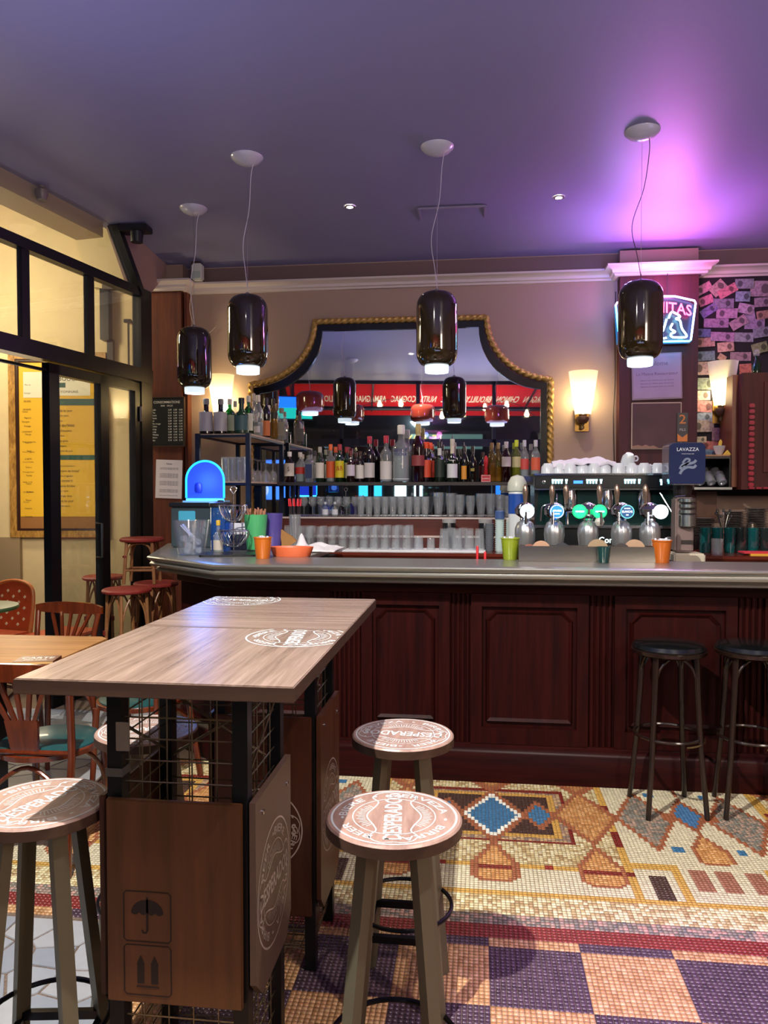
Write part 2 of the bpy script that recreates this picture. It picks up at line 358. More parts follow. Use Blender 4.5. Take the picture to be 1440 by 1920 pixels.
struct('wall_back', M().box(-2.95, 3.3, YB, YB+.2, 0, ZC+.15), paint_wall, smooth=False)
struct('wall_right', M().box(3.2, 3.4, -1.9, YB+.2, 0, ZC+.15), paint_wall, smooth=False)
# cornice with pilaster breaks
corn = [(0, 3.185), (.03, 3.185), (.035, 3.20), (.05, 3.205), (.055, 3.225), (.085, 3.245), (.095, 3.25), (.095, 3.265), (0, 3.27)]
def sweep(path, prof, m=None, closed=False):           # path in XY (left hand side is out), profile (out, z)
    m = m or M(); k = len(path); P_ = [Vector(p) for p in path]; n = len(prof); rings = []
    for i, p in enumerate(P_):
        d0 = (P_[i]-P_[i-1]).normalized() if i else (P_[1]-P_[0]).normalized(); d1 = (P_[i+1]-P_[i]).normalized() if i < k-1 else d0
        n0 = Vector((d0.y, -d0.x)); n1 = Vector((d1.y, -d1.x)); b = (n0+n1).normalized(); q = b/max(.3, b.dot(n0)); rings.append([(p.x+q.x*o, p.y+q.y*o, z) for o, z in prof])
    vs = [v for g in rings for v in g]; fs = [(i*n+j, i*n+j+1, (i+1)*n+j+1, (i+1)*n+j) for i in range(k-1) for j in range(n-1)]+[(i*n+n-1, i*n, (i+1)*n, (i+1)*n+n-1) for i in range(k-1)]
    fs += [tuple(range(n)), tuple((k-1)*n+j for j in range(n-1, -1, -1))]; return m.add(vs, fs)
YP = 6.33                                   # front of the pilasters
struct('trim_1', sweep([(-2.90, YP-.02), (-2.49, YP-.02), (-2.49, YB), (1.10, YB), (1.10, YP-.02), (1.74, YP-.02), (1.74, YB), (3.2, YB)], corn), P('cabdb4', .45, name='cornice_paint'))
frz = P('6d5650', .6, name='frieze_paint')
m = M().box(-2.49, 1.12, YB-.012, YB, 3.27, 3.40).box(1.72, 3.2, YB-.012, YB, 3.27, 3.40); struct('trim_2', m, frz, smooth=False)
m = M().box(-2.88, -2.50, YP+.02, YB, 3.27, 3.42).box(1.12, 1.72, YP+.02, YB, 3.27, 3.40); struct('trim_3', m, P('86705f', .6, name='frieze_block_paint'), smooth=False)
struct('trim_4', M().box(-2.90, -2.51, YP, YB, 0, 3.19), WOOD('4a2418', '65321f', .4, (25, 25, 1.5), 'brown_pilaster_wood'), smooth=False)
struct('trim_5', M().box(1.12, 1.72, YP, YB, 0, 3.19), pil_wood, smooth=False)
struct('trim_6', M().box(-2.495, -2.47, YP+.03, YB, 0, 3.19), warm_wood, smooth=False)
# access hatch outline in the ceiling
m = M()
for a, b in (((-.43, 5.62), (.05, 5.62)), ((.05, 5.62), (.05, 5.98)), ((.05, 5.98), (-.43, 5.98)), ((-.43, 5.98), (-.43, 5.62))): m.beam((a[0], a[1], ZC-.016), (b[0], b[1], ZC-.016), .018, .012)
struct('trim_7', m, P('8a8298', .4, name='hatch_frame_paint'), smooth=False)

# left glass wall: posts, rails, glass, doors
def wbox(m, s0, s1, z0, z1, o0=-.03, o1=.03):
    c = [wl(s, z, o) for z in (z0, z1) for s, o in ((s0, o0), (s1, o0), (s1, o1), (s0, o1))]
    return m.add(c, [(0,1,2,3),(7,6,5,4),(0,4,5,1),(1,5,6,2),(2,6,7,3),(3,7,4,0)])
glass_pane = G('f4f6f4', .015, .01, .35, 'window_glass')
w1 = struct('window_1', wbox(wbox(wbox(M(), -.11, .04, 0, 3.12, -.04, .04), -.11, 5.6, 3.06, 3.13, -.035, .035), -.11, 5.6, 2.37, 2.48, -.05, .05), black_met, smooth=False)
for s in (.60, 1.26, 1.92, 2.58, 3.24, 3.90, 4.56, 5.22): struct('mullion', wbox(M(), s, s+.07, 2.46, 3.08, -.02, .02), black_met, w1, smooth=False)
ed = [.04, .60, 1.26, 1.92, 2.58, 3.24, 3.90, 4.56, 5.22, 5.6]
for a, b in zip(ed, ed[1:]): struct('pane', wbox(M(), a+.01, b, 2.48, 3.06, -.004, .004), glass_pane, w1, smooth=False)
m = M().beam(wl(0, 3.08), wl(.33, ZC-.01), .05, .09, up=WN); struct('strut', m, black_met, w1, smooth=False)
struct('upper_pane', M().prism([(.10, 3.13), (5.6, 3.13), (5.6, ZC-.02), (.38, ZC-.02)], lambda u, v, d: wl(u, v, d), -.004, .004), glass_pane, w1, smooth=False)
struct('wall_left', M().prism([(-.11, 3.10), (0, 3.10), (.33, ZC+.05), (-.45, ZC+.05), (-.45, 3.43)], lambda u, v, d: wl(u, v, d), -.02, .10), P('95786c', .6, name='pinkish_plaster'), smooth=False)
m = M().prism([(.38, ZC-.12), (5.7, ZC-.12), (5.7, ZC+.1), (.38, ZC+.1)], lambda u, v, d: wl(u, v, d), .06, .30); struct('trim_8', m, P('b79c74', .6, name='beam_plaster'), smooth=False)
# door leaves under the transom
for k, (s0, s1, z1) in enumerate([(.04, .50, 2.36), (.50, 1.10, 2.36), (1.92, 2.62, 2.36), (2.62, 3.3, 2.36), (3.3, 3.98, 2.36), (3.98, 4.7, 2.36)]):
    st = .075
    d = struct('door_%d' % (k+1), wbox(wbox(wbox(wbox(M(), s0, s0+(st if k != 1 else .05), 0, z1), s1-(.10 if k == 1 else .045), s1, 0, z1), s0, s1, z1-.07, z1), s0, s1, 0, .12), black_met, smooth=False)
    struct('pane', wbox(M(), s0+.03, s1-.03, .1, z1-.05, -.004, .004), glass_pane, d, smooth=False)
    if k == 1:
        struct('handle', M().tube([wl(.62, 1.0, -.03), wl(.62, 1.0, -.08), wl(.62, 1.25, -.08), wl(.62, 1.25, -.03)], .011), P('777777', .25, 1, 'steel'), d)
        struct('lock', wbox(M(), .505, .545, 1.42, 1.52, -.045, -.03), P('555555', .3, 1, 'steel_dark'), d)
    if k == 0: struct('hinge', M().tube([wl(.06, 2.05, -.04), wl(.06, 2.17, -.04)], .012), P('555555', .3, 1, 'steel_dark'), d)
tag(M().tube([wl(1.10, 2.31, 0), wl(1.92, 2.31, 0)], .012).build('door_stay_rail', black_met), 'thin black horizontal rod across the open doorway at the left edge', 'rail')
# street facade behind the viewer (seen in the mirror)
def fbox(m, s0, s1, z0, z1, o0=-.03, o1=.03):
    c = [fl(s, z, o) for z in (z0, z1) for s, o in ((s0, o0), (s1, o0), (s1, o1), (s0, o1))]
    return m.add(c, [(0,1,2,3),(7,6,5,4),(0,4,5,1),(1,5,6,2),(2,6,7,3),(3,7,4,0)])
w2 = struct('window_2', fbox(fbox(fbox(fbox(M(), 0, 7.3, ZC-.06, ZC+.05), 0, 7.3, 3.02, 3.07), 0, 7.3, 2.32, 2.46), 0, 7.3, 0, .12), black_met, smooth=False)
for s in (0, 1.45, 2.9, 4.35, 5.8, 7.2): struct('mullion', fbox(M(), s, s+.07, 0, ZC), black_met, w2, smooth=False)
for s in (0, 1.45, 2.9, 4.35, 5.8): struct('pane', fbox(M(), s+.05, s+1.47, .1, 3.5, -.003, .003), G('f4f6f4', .01, .01, .12, 'shopfront_glass'), w2, smooth=False)

# outside ground and building wall beyond the glass
ow = P('cdb992', .8, name='ochre_render', bump=.15, scale=9, var=.10)
def ext(u, z, o=0):                          # exterior wall, square to the street beyond: u metres right of the view axis, o towards us
    b = Vector((-sin(YAW), cos(YAW), 0))*(7.25-o); return b+_r*u+Vector((0, 0, z))
struct('wall_exterior', M().prism([(-6.5, -.1), (-2.15, -.1), (-2.15, 5.2), (-6.5, 5.2)], lambda u, v, d: ext(u, v, d), -.3, 0), ow, smooth=False)
struct('ground_outside', M().box(-9, -2.9, 2.6, 9, -.14, -.03).box(-9, 6, -9, -1.9, -.14, -.03).box(-9, -4.6, -2, 2.6, -.14, -.03), P('6b665c', .7, name='pavement', bump=.2, scale=12), smooth=False)
def exq(px, py): z = EYE+(918-py)/FP*7.25; return ((px-720)/FP*7.25, z)
struct('trim_9', M().prism([exq(*q) for q in ((138, 400), (205, 380), (262, 420), (272, 560), (185, 546), (163, 490))], lambda u, v, d: ext(u, v, d), 0, .10), P('c7b48c', .8, name='stone_corbel', var=.06), smooth=False)
struct('trim_10', M().prism([(-6.5, -.1), (-3.42, -.1), (-3.42, 1.05), (-6.5, 1.05)], lambda u, v, d: ext(u, v, d), 0, .05), P('8e7a60', .8, name='stone_plinth'), smooth=False)

# ================================================================ BAR COUNTER
ZT = 1.115
bc = thing('bar_counter', 'long dark mahogany bar counter with panelled front and moulded zinc top', 'counter')
front = [(-2.02, 5.3), (-1.74, 4.36), (-1.28, 3.985), (2.9, 3.985)]
def off(path, o):
    r = []; P_ = [Vector(p) for p in path]
    for i, p in enumerate(P_):
        d0 = (P_[i]-P_[i-1]).normalized() if i else (P_[1]-P_[0]).normalized(); d1 = (P_[i+1]-P_[i]).normalized() if i < len(P_)-1 else d0
        n0 = Vector((d0.y, -d0.x)); n1 = Vector((d1.y, -d1.x)); b = (n0+n1).normalized(); q = b/b.dot(n0); r.append((p.x+q.x*o, p.y+q.y*o))
    return r
body = off(front, .0); inner = [(2.9, 4.18), (-.98, 4.18), (-.98, 5.3)]
M().prism(body+inner, lambda u, v, d: (u, v, d), 0, 1.05).build('body', mahog, bc, smooth=False)
top_out = off(front, .10); inn_t = [(2.9, 4.28), (-.96, 4.28), (-.96, 5.3)]
zinc = P('a4a39c', .28, .75, 'zinc', bump=.03, scale=14)
M().prism(top_out+inn_t, lambda u, v, d: (u, v, d), ZT-.03, ZT).build('zinc_top', zinc, bc, smooth=False)
zp = [(.0, 1.025), (.13, 1.025), (.138, 1.031), (.138, 1.039), (.132, 1.045), (.145, 1.05), (.172, 1.062), (.176, 1.072), (.168, 1.08), (.166, 1.086), (.178, 1.092), (.186, 1.10), (.188, 1.108), (.184, 1.114), (.174, 1.117), (.09, 1.1155), (.0, 1.1155)]
sweep(front, zp).build('zinc_edge', zinc, bc)
# plinth, top rail and skirting step
sweep(front, [(0, 0), (.055, 0), (.055, .15), (.045, .165), (.02, .178), (.018, .19), (0, .19)]).build('plinth', mahog_h, bc)
sweep(front, [(0, .965), (.018, .965), (.024, .975), (.024, 1.03), (0, 1.03)]).build('top_rail', mahog_h, bc)
def frame_panel(x0, x1, inset=.06):
    z0, z1 = .19, .965; m = M(); y = 3.985
    fn = lambda u, v, d: (u, y-d, v)
    for a in ((x0, x0+.055, z0, z1), (x1-.055, x1, z0, z1), (x0+.055, x1-.055, z1-.065, z1), (x0+.055, x1-.055, z0, z0+.085)): m.box(a[0], a[1], y-.022, y, a[2], a[3])
    fr_ = m.build('panel_frame', mahog, bc, smooth=False)
    a0, a1, b0, b1 = x0+.075, x1-.075, z0+.11, z1-.085; c = .05
    def oct_(e): return [(a0+e, b0+e), (a1-e, b0+e), (a1-e, b1-c-e*.4), (a1-c-e*.4, b1-e), (a0+c+e*.4, b1-e), (a0+e, b1-c-e*.4)]
    m = M(); o, i = oct_(0), oct_(.022); vs = [(u, y-.001, v) for u, v in o]+[(u, y-.018, v) for u, v in oct_(.007)]+[(u, y-.006, v) for u, v in i]; k = 6
    fs = [(r*k+j, r*k+(j+1) % k, (r+1)*k+(j+1) % k, (r+1)*k+j) for r in range(2) for j in range(k)]+[tuple(2*k+j for j in range(k))]
    m.add(vs, fs).build('raised_panel', mahog, bc, smooth=False)
def flutes(x0, x1):
    m = M(); n = max(2, round((x1-x0)/.028)); w_ = (x1-x0)/n
    for i in range(n):
        xc = x0+(i+.5)*w_; m.lathe([(w_*.42, .19), (w_*.42, .965)], (xc, 3.985, 0), 10)
    m.build('fluted_pilaster', mahog, bc)
for x0, x1 in ((-.60, -.14), (-.03, .56), (.69, 1.28), (1.41, 2.0), (2.13, 2.72)): frame_panel(x0, x1)
for x0, x1 in ((-.135, -.035), (.565, .685), (1.285, 1.405), (2.005, 2.125), (-.76, -.605)): flutes(x0, x1)
frame_panel(-1.25, -.77)

# ================================================================ BACK COUNTER, RISERS, SHELF
ZK = 1.05
bk = thing('back_counter', 'brown polished wood back counter under the mirror holding glasses and the coffee machine', 'counter')
redw = WOOD('4a1a10', '6e2a1a', .25, (1.5, 25, 25), 'polished_red_brown_wood', coat=.4)
M().box(-2.05, 3.0, 5.42, YB-.01, ZK-.035, ZK, .012).build('worktop', redw, bk)
M().box(-2.02, 3.0, 5.50, YB-.01, 0, ZK-.035).build('body', mahog_h, bk, smooth=False)
ri = thing('stepped_riser', 'two-step red-brown riser with pale edging at the back of the back counter', 'riser')
M().box(-1.62, .37, 6.0, 6.33, ZK, 1.135).build('lower_riser', WOOD('4a1c14', '64281c', .35, (1.5, 25, 25), 'red_brown_riser'), ri, smooth=False)
M().box(-1.62, .37, 6.10, 6.33, 1.135, 1.275).build('upper_riser', WOOD('4a1c14', '64281c', .35, (1.5, 25, 25), 'red_brown_riser'), ri, smooth=False)
M().box(-1.62, .37, 5.99, 6.0, 1.125, 1.14).box(-1.62, .37, 6.085, 6.10, 1.267, 1.28).build('riser_edging', P('c9b8b0', .35, name='pale_edging'), ri, smooth=False)
sh = thing('bottle_shelf', 'long thin dark shelf across the mirror carrying the row of spirit bottles', 'shelf')
M().box(-1.61, .50, 6.08, 6.36, 1.535, 1.56).build('board', P('2e2622', .35, name='dark_shelf_board'), sh, smooth=False)
m = M()
for x in (-1.55, -.9, -.25, .40): m.box(x, x+.02, 6.30, 6.37, 1.28, 1.535)
m.build('bracket', black_met, sh, smooth=False)
# white towel under the upturned glasses
m = M().box(-.97, .06, 5.46, 5.78, ZK+.001, ZK+.010, .003); tag(m.build('white_tea_towel', P('d4d6d8', .9, name='cotton', bump=.3, scale=40)), 'flat white tea towel under the upturned glasses on the back counter', 'towel')

# ================================================================ MIRROR
def mirror_outline(e):
    # outer line of the frame, shrunk by e: concave quarter ellipses cut from the upper corners
    xl, xr, zt, zs, zb = -1.925+e, .590-e, 2.915-e, 2.40-e, 1.15
    xa, xb = -1.365+e*.8, .070-e*.8; n = 14; pts = [(xl, zb), (xl, zs)]
    cl = (xl, zt); rx = xa-xl; rz = zt-zs
    for i in range(1, n): a = pi/2*i/n; pts.append((cl[0]-.03+ (rx+.03)*sin(a), cl[1]-rz*cos(a)))
    pts += [(xa, zt), (xb, zt)]
    for i in range(n-1, 0, -1): a = pi/2*i/n; pts.append((xr+.03-(xr-xb+.03)*sin(a), zt-rz*cos(a)))
    pts += [(xr, zs), (xr, zb)]; return pts
mr = thing('wall_mirror', 'big bar mirror with scooped upper corners in a gold rope frame', 'mirror')
mm = P('d6dade', .015, 1, 'mirror_silver')
M().prism(mirror_outline(.075), lambda u, v, d: (u, YB-.03-d, v), 0, .006).build('mirror_glass', mm, mr, smooth=False)
def band(e0, e1, y0, y1):
    a, b = mirror_outline(e0), mirror_outline(e1); n = len(a); m = M()
    vs = [(u, y1, v) for u, v in a]+[(u, y0, v) for u, v in a]+[(u, y0, v) for u, v in b]+[(u, y1, v) for u, v in b]
    return m.add(vs, [(r*n+i, r*n+i+1, (r+1)*n+i+1, (r+1)*n+i) for r in range(3) for i in range(n-1)])
band(.03, .08, YB-.055, YB-.002).build('inner_frame', P('08080b', .2, name='black_lacquer'), mr, smooth=False)
def rope():
    o = mirror_outline(0); pts = []
    for a, b in zip(o, o[1:]):
        a, b = Vector((a[0], YB-.04, a[1])), Vector((b[0], YB-.04, b[1])); k = max(1, round((b-a).length/.008))
        for i in range(k): pts.append(a+(b-a)*i/k)
    n = 16; m = M(); vs = []; L = 0
    for i, p in enumerate(pts):
        t = (pts[min(i+1, len(pts)-1)]-pts[max(i-1, 0)]).normalized(); a = Vector((0, -1, 0)); b = t.cross(a).normalized()
        if i: L += (p-pts[i-1]).length
        for j in range(n):
            th = 2*pi*j/n; r = .024*(1+.20*sin(3*th+L*2*pi/.16*3*.33*3)); vs.append(p+a*r*cos(th)*1.0+b*r*sin(th))
    k = len(pts); m.add(vs, [(i*n+j, i*n+(j+1) % n, (i+1)*n+(j+1) % n, (i+1)*n+j) for i in range(k-1) for j in range(n)])
    m.build('rope_moulding', P('b8924e', .35, .35, 'gilt_rope'), mr)
rope()

# ================================================================ PENDANT LAMPS
brownglass = P('2c2110', .07, name='dark_olive_glass', coat=.6, spec=.5)
redglass = P('6a2418', .10, name='red_glass', coat=.6)
disc_m = E_('e6f4ff', 7, 'lamp_diffuser'); opal = E_('d8e8ee', .9, 'opal_glass_rim')
def pendant(x, y, zb, label, R=.125, Hh=.468, glass=None, wires=1, zc=ZC, cat='pendant lamp', grp=None, bend=.05):
    t = thing('pendant_lamp', label, cat, (x, y, zb), 0, grp); g = glass or brownglass
    c = min(.09, R*.8); pr = [(R*.60, .03)]
    for i in range(7): a = pi/2*i/6; pr.append((R-c*.55+c*.55*sin(a), .03+c-c*cos(a)))
    for i in range(7): a = pi/2*i/6; pr.append((R-c*.8+c*.8*cos(a), Hh-c+c*sin(a)))
    pr.append((.02, Hh+.004)); M().lathe(pr, n=40).build('glass_shade', g, t)
    M().lathe([(R*.56, -.012), (R*.58, .0), (R*.58, .04)], n=32, cap=False).build('opal_rim', opal, t)
    M().lathe([(0.0, -.006), (R*.55, -.006)], n=32, cap=False).build('lamp_diffuser', disc_m, t)
    M().lathe([(.02, Hh), (.02, Hh+.012), (.008, Hh+.02)], n=12).build('cap', P('777777', .3, 1, 'steel'), t)
    h = zc-zb
    cn = M().lathe([(.0, h-.052), (.03, h-.050), (.075, h-.030), (.098, h-.008), (.10, h), ], n=32).build('canopy', P('b9b7bd', .3, name='white_enamel', coat=.5), t)
    M().tube([(0, 0, Hh+.01), (0, 0, h-.05)], .0012, 5).build('suspension_wire', P('999999', .4, 1, 'steel_wire'), t)
    pts = spline([(0.004, 0, Hh+.01), (-.02*bend/.05, .0, Hh+.06+(h-Hh)*.1), (-bend, .01, Hh+(h-Hh)*.38), (.012, 0, Hh+(h-Hh)*.62), (bend*.8, 0, Hh+(h-Hh)*.85), (.04, 0, h-.045)], 6)
    M().tube(pts, .0022, 6).build('power_cord', P('c9c4cc', .3, name='clear_cord') if bend < .045 else P('40343c', .4, name='grey_cord'), t)
    return t
for px, py, y, lb, bd in ((365, 735, 5.45, 'leftmost tall dark glass pendant lamp, the lowest and farthest one, beside the brown pilaster', .03),
                      (465, 697, 4.66, 'tall dark olive glass pendant lamp hanging left of the mirror', .03),
                      (819, 695, 4.66, 'tall dark olive glass pendant lamp hanging in front of the mirror', .035),
                      (1200, 682, 4.6, 'tall dark glass pendant lamp overlapping the neon sign, on a wavy grey cord', .05)):
    p = at(px, py, y); pendant(p.x, y, p.z, lb, bend=bd)
# lamps behind the viewer, seen only in the mirror
for k, (x, y, z) in enumerate([(-2.25, 2.6, 2.52), (-1.97, .8, 2.54), (-.85, .85, 2.52), (.30, .75, 2.50)]):
    pendant(x, y, z, 'squat red glass pendant lamp reflected in the mirror, number %s from the left' % ['one', 'two', 'three', 'four'][k], R=.19, Hh=.30, glass=redglass, bend=.03, grp='red lamps seen in the mirror')
pendant(1.9, -.2, 2.3, 'tall dark pendant lamp near the street door', bend=.03)

# recessed ceiling spots
for k, (px, py, lb) in enumerate([(671, 420, 'small lit recessed ceiling spot above the mirror'), (1038, 404, 'small lit recessed ceiling spot between the mirror and the neon sign'), (1437, 383, 'small lit recessed ceiling spot at the right edge')]):
    p = atz(px, py, ZC); yy = 5.75 if p.y > 5.5 else p.y
    t = thing('ceiling_spot', lb, 'spotlight', (p.x, min(p.y, 5.55), ZC-.001), 0)
    M().lathe([(.022, -.0065), (.040, -.006), (.042, 0)], n=24, cap=False).build('trim_ring', P('cccccc', .3, 1, 'chrome_ring'), t)
    M().lathe([(0, -.006), (.024, -.0062)], n=20, cap=False).build('bulb_face', E_('fff1dc', 90, 'halogen'), t)
    light('halogen_beam', 'SPOT', (p.x, min(p.y, 5.55), ZC-.03), (1, .87, .68), 48, .03, (p.x, 5.7, 0), cone=1.7, blend=.8)
t = thing('ceiling_spot', 'recessed halogen spot above the wooden high tables', 'spotlight', (-1.0, 1.22, ZC-.001)); M().lathe([(.030, -.004), (.055, -.006), (.058, 0)], n=24, cap=False).build('trim_ring', P('cccccc', .3, 1, 'chrome_ring'), t)
M().lathe([(0, -.002), (.031, -.002)], n=20, cap=False).build('bulb_face', E_('fff1dc', 40, 'halogen2'), t)

# ================================================================ WALL SCONCES
def sconce(x, y, zb, label, s=1.0, pw=26):
    t = thing('wall_sconce', label, 'wall lamp', (x, y, zb))
    n = 26; m = M(); fs = []; vs = []
    for z, r, d in ((0, .062, .055), (.10, .078, .066), (.22, .098, .082), (.345, .116, .095)):
        for j in range(n+1): a = pi+pi*j/n; vs.append((r*cos(a), .0+d*sin(a)*1.15-.03, z))
    k = n+1; fs = [(i*k+j, i*k+j+1, (i+1)*k+j+1, (i+1)*k+j) for i in range(3) for j in range(n)]
    sm = bpy.data.materials.get('frosted_lamp_glass')
    if not sm:
        sm = bpy.data.materials.new('frosted_lamp_glass'); sm.use_nodes = True; N = sm.node_tree.nodes; L = sm.node_tree.links; N.remove(N['Principled BSDF'])
        a = N.new('ShaderNodeBsdfTranslucent'); a.inputs[0].default_value = (.92, .88, .72, 1); b = N.new('ShaderNodeBsdfDiffuse'); b.inputs[0].default_value = (.9, .88, .80, 1)
        mx = N.new('ShaderNodeMixShader'); mx.inputs[0].default_value = .35; L.new(a.outputs[0], mx.inputs[1]); L.new(b.outputs[0], mx.inputs[2]); L.new(mx.outputs[0], N['Material Output'].inputs[0])
    M().add(vs, fs).build('glass_shade', sm, t)
    M().box(-.055, .055, .03, .045, -.13, .06).build('backplate', P('8c6a34', .3, .9, 'brass_plate'), t, smooth=False)
    M().lathe([(.0, -.075), (.03, -.07), (.045, -.05), (.05, -.035), (.046, -.02), (.03, -.015), (.035, .002)], (0, -.03, 0), 20).build('carved_bracket', P('5c3d2c', .45, name='carved_walnut'), t)
    M().lathe([(.0, -.12), (.012, -.115), (.016, -.10), (.010, -.085), (.02, -.075)], (0, -.01, 0), 14).build('finial', P('8a7450', .4, .6, 'aged_brass'), t)
    M().lathe([(.006, 0), (.012, .03), (.028, .07), (.03, .10), (.02, .13), (0, .14)], (0, -.035, 0), 14).build('bulb', E_('fff0c4', 22, 'bulb_glass'), t)
    light('sconce_glow', 'POINT', (x, y-.035, zb+.13), (1, .78, .36), pw, .03)
    return t
sconce(.842, YB-.06, 2.105, 'lit fan-shaped wall sconce right of the mirror', pw=9)
sconce(1.915, YB-.06, 2.16, 'lit fan-shaped wall sconce among the banknotes', pw=7)
sconce(-2.17, YB-.06, 2.13, 'lit wall sconce behind the bottles left of the mirror', pw=9)

# ================================================================ NEON SIGN
ns = thing('neon_sign', 'lit neon beer sign with red lettering and a dog in a blue-white border', 'neon sign', (1.37, YP-.10, 2.64))
M().prism([(-.285, .0), (.275, .0), (.305, .30), (.20, .355), (0, .375), (-.22, .355), (-.305, .30)], lambda u, v, d: (u, d, v), .045, .055).build('backing_panel', P('0d1030', .3, name='navy_acrylic'), ns, smooth=False)
def neon(pts, h, s, r=.0075, closed=False): M().tube([(u, 0, v) for u, v in pts], r, 8, closed).build('neon_tube', E_(h, s, 'neon'), ns)
bd = [(-.255, .015), (.255, .010), (.268, .02), (.30, .30), (.292, .32), (.15, .357), (0, .365), (-.15, .357), (-.292, .32), (-.30, .30), (-.268, .02)]
neon([bd[9], bd[10], bd[0], bd[1], bd[2]], '3fb4ff', 14); neon(bd[2:4], '8ea8ff', 13); neon(bd[3:10], 'c9a8ff', 13)
lm = M(); put(lm, text2d('LAGUNITAS', .118, .012, .86), lambda u, v: (u-.0, -.008, v+.272-.10*u*u*5)); o = lm.build('neon_lettering', E_('ff3a62', 14, 'neon_red'), ns, smooth=False)
blu = ('9fe8ff', 14)
neon([(-.20, .07), (-.20, .20)], *blu); neon(spline([(-.13, .07), (-.13, .20), (-.07, .205), (-.05, .165), (-.09, .13), (-.125, .13)], 5), *blu)
neon(spline([(.005, .17), (.03, .205), (.045, .175), (.02, .13), (-.005, .11)], 5), *blu)
neon(spline([(.085, .185), (.06, .10), (.03, .055), (.05, .035), (.085, .04)], 5), *blu)
neon(spline([(.10, .19), (.12, .235), (.155, .225), (.185, .20), (.155, .185), (.185, .17), (.20, .11), (.235, .055), (.215, .04), (.13, .045), (.12, .07), (.15, .085), (.115, .11), (.13, .15)], 5), *blu)
M().tube([(-.1, .05, .36), (-.1, .05, .56)], .003).tube([(.1, .05, .36), (.1, .05, .56)], .003).build('hanging_wire', P('222222', .5, name='wire'), ns)
light('neon_glow', 'POINT', (1.50, YP-.30, 3.12), (1.0, .20, .75), 11, .08); light('neon_glow', 'POINT', (1.05, YP-.45, 3.10), (.30, .30, 1.0), 9, .08)
light('neon_glow', 'AREA', (1.40, YP-.20, 3.03), (.85, .22, 1.0), 16, .35, (1.35, 5.4, 3.6), size_y=.1)

# ================================================================ HIGH TABLES AND STOOLS WITH PRINTED LOGO
table_w = WOOD('66554a', '927e72', .26, (45, 2.2, 45), 'grey_brown_laminate', bump=.04, lo=.3, hi=.7)
seat_w = WOOD('85695f', 'a58a7e', .32, (30, 5, 30), 'grey_brown_seat', bump=.04)
table_w2 = WOOD('66554a', '927e72', .26, (2.2, 45, 45), 'grey_brown_laminate_across', bump=.04, lo=.3, hi=.7)
edge_w = WOOD('3a281e', '4a3428', .5, (3, 40, 40), 'dark_edge_banding')
print_w = P('c4cccf', .35, name='white_print'); print_f = P('a99b92', .4, name='faded_white_print'); burn = P('1e0f08', .7, name='burnt_print')
olive = P('6a6552', .42, .35, name='olive_grey_steel', bump=.02); darkst = P('14131a', .3, .6, name='dark_tube_steel')
crate_w = WOOD('4a2c14', '60391c', .45, (25, 25, 2), 'crate_plywood', bump=.05); crate_d = WOOD('3a1c12', '4c271a', .35, (25, 25, 2), 'dark_crate_plywood')
def logo(R):
    """round badge: two rings, ring lettering, rays, scroll frame and the word across; 2D pieces in a disc of radius R"""
    out = [ring2d(.90*R, .93*R, 72), ring2d(.60*R, .615*R, 60)]
    tx = text2d('BIERE  \u2022  CERVEZA  \u2022  BIRRA  \u2022  BEER  \u2022  ', .17*R, .008, 1)
    xs = [v[0] for v in tx[0]]; x0, x1 = min(xs), max(xs)
    def bendv(x, y): a = pi/2-(x-x0)/(x1-x0+.02*R)*2*pi; r = .75*R+y; return (r*cos(a), r*sin(a))
    out.append(([bendv(*v) for v in tx[0]], tx[1]))
    for sgn in (1, -1):
        for i in range(15):
            a = sgn*pi/2+(i-7)*.105; out.append(stroke2d([(.43*R*cos(a), .43*R*sin(a)), ((.53+.03*(i % 2))*R*cos(a), (.53+.03*(i % 2))*R*sin(a))], .014*R))
        out.append(stroke2d(spline([(-.80*R, sgn*.27*R), (-.66*R, sgn*.34*R), (-.50*R, sgn*.25*R), (-.34*R, sgn*.28*R), (0, sgn*.40*R), (.34*R, sgn*.28*R), (.50*R, sgn*.25*R), (.66*R, sgn*.34*R), (.80*R, sgn*.27*R)], 6), .022*R))
        out.append(stroke2d(spline([(sgn*.80*R, .27*R), (sgn*.86*R, .15*R), (sgn*.84*R, 0), (sgn*.86*R, -.15*R), (sgn*.80*R, -.27*R)], 5), .018*R))
    out.append(text2d('DESPERADOS', .36*R, .018, .72))
    return out
def decal(pieces, fn, cut=None):
    m = M()
    for p in pieces: put(m, p, fn)
    if cut:                                     # trim the print at the board's edges
        bm = bmesh.new(); me = bpy.data.meshes.new('x'); me.from_pydata(m.v, [], m.f); bm.from_mesh(me)
        for co, no in cut:
            g = bm.verts[:]+bm.edges[:]+bm.faces[:]; bmesh.ops.bisect_plane(bm, geom=g, plane_co=co, plane_no=no, clear_outer=True)
        bm.verts.index_update(); r = M(); r.add([v.co[:] for v in bm.verts], [[v.index for v in f.verts] for f in bm.faces]); bm.free(); bpy.data.meshes.remove(me); return r
    return m
def rot2(a, cx=0, cy=0, z=0): return lambda u, v: (cx+u*cos(a)-v*sin(a), cy+u*sin(a)+v*cos(a), z)
SH = .78
